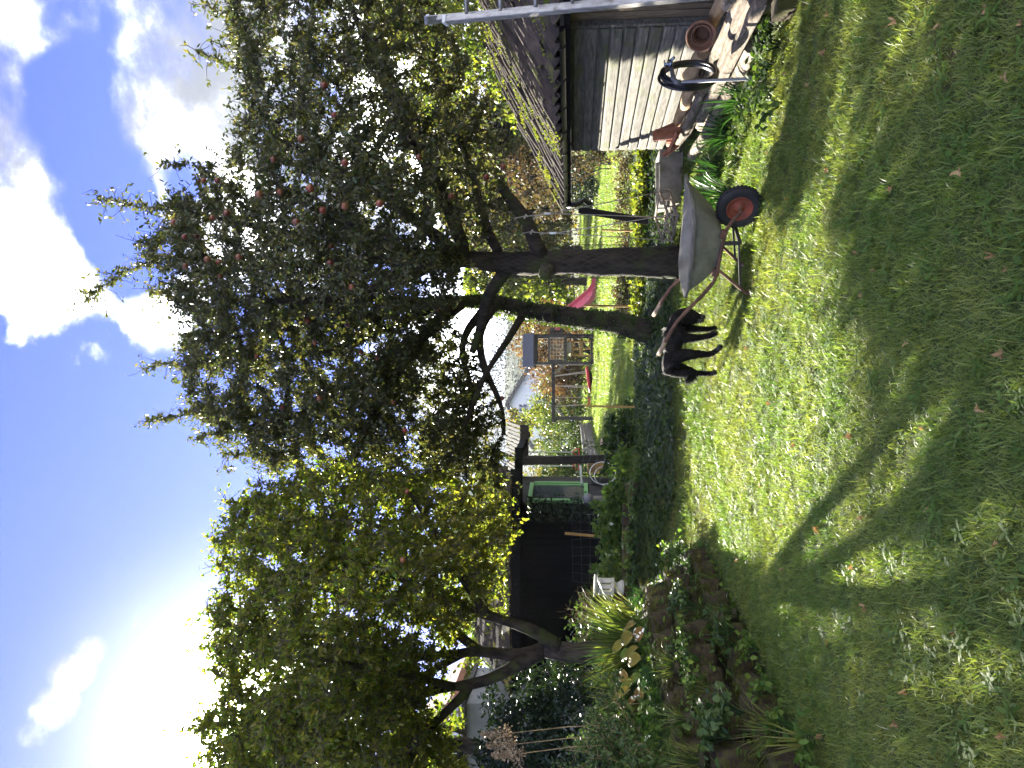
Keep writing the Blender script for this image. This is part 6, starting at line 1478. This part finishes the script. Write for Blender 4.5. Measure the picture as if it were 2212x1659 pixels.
bc = zz(640, 1450, 16.4); R_ = .108; me = MB().lathe([(R_ * math.sin(a) + 1e-4, -R_ * math.cos(a)) for a in np.linspace(0, math.pi, 15)], 24, Matrix.Translation(bc)); root = thing('stone_urn', bc, 'round grey ball-shaped pot below the green window', 'pot'); me.build('body', M['ball'], root, smooth=True)
MB().lathe([(R_ * .5, R_ * .85), (R_ * .6, R_ * 1.0), (R_ * .6, R_ * 1.12), (R_ * .45, R_ * 1.12), (R_ * .4, R_ * .9)], 20, Matrix.Translation(bc)).build('lip', M['ball'], root, smooth=True); mb = MB().lathe([(.05, -R_ - .5), (.06, -R_ - .02), (.03, -R_ + .02)], 14, Matrix.Translation(bc), True); mb.build('stand', M['concrete'], root)
o = MB().bar(zz(470, 745, 17.5), zz(500, 1150, 17.2), .05, .045).build('shelf_pole', M['plastic_white'], base=zz(470, 745, 17.5)); tag(o, 'pale horizontal pole below the trapeze handle in the shelter', 'pole')
c0 = zz(1060, 230, 15.2)
for i, (a, b, y, r, h, lb) in enumerate(((1010, 235, 15.6, .09, .16, 'cut log round with pale top standing beside the shelter post'), (1100, 330, 15.2, .10, .14, 'dark cut log lying below the pale log round'))):
    c = zz(a, b, y); root = thing('log_round', c - Vector((0, 0, h * .5)), lb, 'log', 'cut logs beside the shelter post'); ax_ = axis_matrix(c - Vector((0, 0, h * .5)), (.1, -.25, 1) if i == 0 else (.9, -.5, .1)); MB().lathe([(.001, 0), (r * .98, 0), (r, h * .3), (r * .97, h), (.001, h)], 16, ax_).build('wood', M['bark'], root, smooth=True, autos=True); MB().lathe([(.001, h + .002), (r * .9, h + .002), (r * .9, h - .01)], 16, ax_).build('cut_face', M['log_tan'], root)
    o = MB().tube([Vector((c.x, y, gz(c.x, y) - .05)), c - Vector((0, 0, h * .5))], .06, 8).build('support', M['bark'], root)

# ------------------------------------------------------------------ apples and fallen leaves
prof = [(.001, -.026), (.010, -.030), (.022, -.028), (.033, -.014), (.036, .004), (.032, .020), (.020, .029), (.010, .029), (.004, .024), (.001, .022)]
am = MB().lathe(prof, 14).mesh('apple', True); am.materials.append(M['apple'])
shown = [(745, 445, 0), (670, 407, 0), (697, 454, 0), (605, 415, 0), (975, 425, 0), (398, 512, 0), (425, 512, 0), (375, 480, 0), (448, 560, 0), (473, 566, 0), (516, 555, 0), (475, 597, 0), (400, 575, 0), (459, 470, 0), (490, 460, 0), (440, 390, 0), (428, 393, 0), (470, 390, 0), (715, 530, 0), (713, 568, 0), (648, 693, 1), (665, 693, 1), (752, 702, 1), (680, 740, 1), (555, 770, 1), (875, 930, 1), (700, 185, 0), (722, 250, 0), (1050, 383, 0), (1087, 360, 0), (745, 352, 0), (815, 775, 1), (850, 870, 1), (945, 668, 1), (780, 760, 1), (880, 1062, 2), (985, 1390, 2), (870, 1210, 2), (590, 345, 0), (650, 300, 0), (820, 440, 0), (905, 340, 0), (640, 480, 0), (560, 420, 0), (1085, 860, 1), (760, 620, 0), (690, 860, 1), (610, 880, 1)]
for X, Y, tri in shown:
    N_ = (nA, nB, nC)[tri]; y = (9.2, 10.9, 9.4)[tri]; p = np.array(P(X, Y, y)); d_ = ray(X, Y).normalized(); dv_ = np.array(d_)
    rel = N_ - np.array([0, 0, CAMH]); tt_ = rel @ dv_; pd = np.linalg.norm(rel - tt_[:, None] * dv_, axis=1); cand = np.where(pd < .16)[0]
    if not len(cand): cand = np.array([pd.argmin()])
    i = cand[tt_[cand].argmin()]; q_ = Vector(N_[i]); o = bpy.data.objects.new('apple', am); COL.objects.link(o)
    o.location = Vector((0, 0, CAMH)) + d_ * (tt_[i] - .06); o.rotation_euler = (rng.normal() * .4, rng.normal() * .4, rng.random() * 6.28); s_ = .9 + .3 * rng.random(); o.scale = (s_, s_, s_)
    zone = ('high against the sky' if X < 520 else 'in the middle of the crown' if X < 760 else 'low in the crown') if tri < 2 else 'among yellowing leaves'
    tn_ = ('upright apple tree', 'leaning apple tree', 'plum tree on the left')[tri]
    tag(o, 'ripe red-brown apple hanging %s of the %s' % (zone, tn_), 'apple', 'apples %s of the %s' % (zone, tn_))
LV = []
for i in range(5):
    r = np.random.default_rng(50 + i); n = 15; V = [(0, 0, .004)]; 
    for j in range(n):
        a = j / n * 2 * math.pi; lobe = (1 + .42 * math.cos(a * 5)) * (.75 + .25 * math.cos(a)) if i < 3 else (.9 + .1 * math.cos(a)) * (1, .45)[1] * (1.6 if abs(math.cos(a)) > .7 else 1)
        V.append((math.cos(a) * lobe * .045, math.sin(a) * lobe * .045, .012 * r.random() + .012 * math.cos(2 * a)))
    me = npmesh('fallen_leaf', np.array(V), None, [(0, j + 1, (j + 1) % n + 1) for j in range(n)], var=np.full(n, (.05, .4, .9, .65, .2)[i])); me.materials.append(M['fallen']); LV.append(me)
kinds = ['pale tan lobed leaf fallen on the lawn', 'orange-brown lobed leaf fallen on the lawn', 'light straw-coloured leaf fallen on the lawn', 'dark brown narrow leaf fallen on the lawn', 'tan narrow leaf fallen on the lawn']
spots = [(1740, 185), (1910, 210), (2075, 368), (1930, 408), (1890, 585), (1695, 158), (1775, 115), (1853, 548), (1863, 638), (1750, 803), (2112, 882), (2160, 765), (2140, 552), (1860, 1118), (1840, 1225), (1745, 1170), (1610, 750), (1625, 612), (2170, 165), (2195, 50), (2130, 18), (2028, 52), (1935, 45), (1780, 30), (1690, 1135), (1760, 1080), (1955, 740), (1958, 1495), (2055, 1370), (1695, 1230), (1640, 1050), (1600, 905), (1660, 870), (1715, 960), (1985, 925), (1790, 1385), (1770, 1590), (2000, 1100), (1660, 330), (1700, 430)]
allsp = [(X, Y) for X, Y in spots]
while len(allsp) < 52: allsp.append((1560 + 640 * rng.random() ** 1.2, 30 + 1580 * rng.random()))
for i, (X, Y) in enumerate(allsp):
    d_ = ray(X, Y); t_ = -(CAMH - .03) / d_.z; p = Vector((0, 0, CAMH)) + d_ * t_
    if p.x < wall_x(p.y) + .15 or p.x > 2.65: continue
    kd = (0, 1, 2, 0, 4, 3, 1, 4)[i % 8]; o = bpy.data.objects.new('fallen_leaf', LV[kd]); COL.objects.link(o)
    p.z = gz(p.x, p.y) + .022 + .014 * rng.random(); o.location = p; o.rotation_euler = (rng.normal() * .35, rng.normal() * .35, rng.random() * 6.28); s_ = .34 + .30 * rng.random(); o.scale = (s_, s_ * (.7 + .4 * rng.random()), s_ * (1 + 2 * rng.random()))
    zn = 'near the photo edge closest to the camera' if p.y < 3.4 else 'along the flower bed edge' if p.x < wall_x(p.y) + .9 else 'near the log pile' if p.x > 1.5 else 'in front of the dog and wheelbarrow' if p.y > 5.2 else 'in the middle of the lawn'
    tag(o, kinds[kd].replace('on the lawn', zn), 'leaf', 'fallen %s leaves %s' % (('tan', 'orange', 'straw', 'dark', 'narrow')[kd], zn))

# ------------------------------------------------------------------ thin autumn air
hm, ht, hb_ = new_mat('haze'); hm.node_tree.nodes.remove(hb_)
pv_ = ht.n('ShaderNodeVolumePrincipled'); pv_.inputs['Color'].default_value = (.86, .92, 1, 1); pv_.inputs['Density'].default_value = .00018; pv_.inputs['Anisotropy'].default_value = .3
ht.l(pv_.outputs[0], next(n for n in hm.node_tree.nodes if n.type == 'OUTPUT_MATERIAL').inputs['Volume'])
o = MB().box((0, 180, 29), (520, 500, 62)).build('haze', hm, kind='stuff'); o['label'] = 'thin bluish autumn haze over the far hillside'; o['category'] = 'haze'
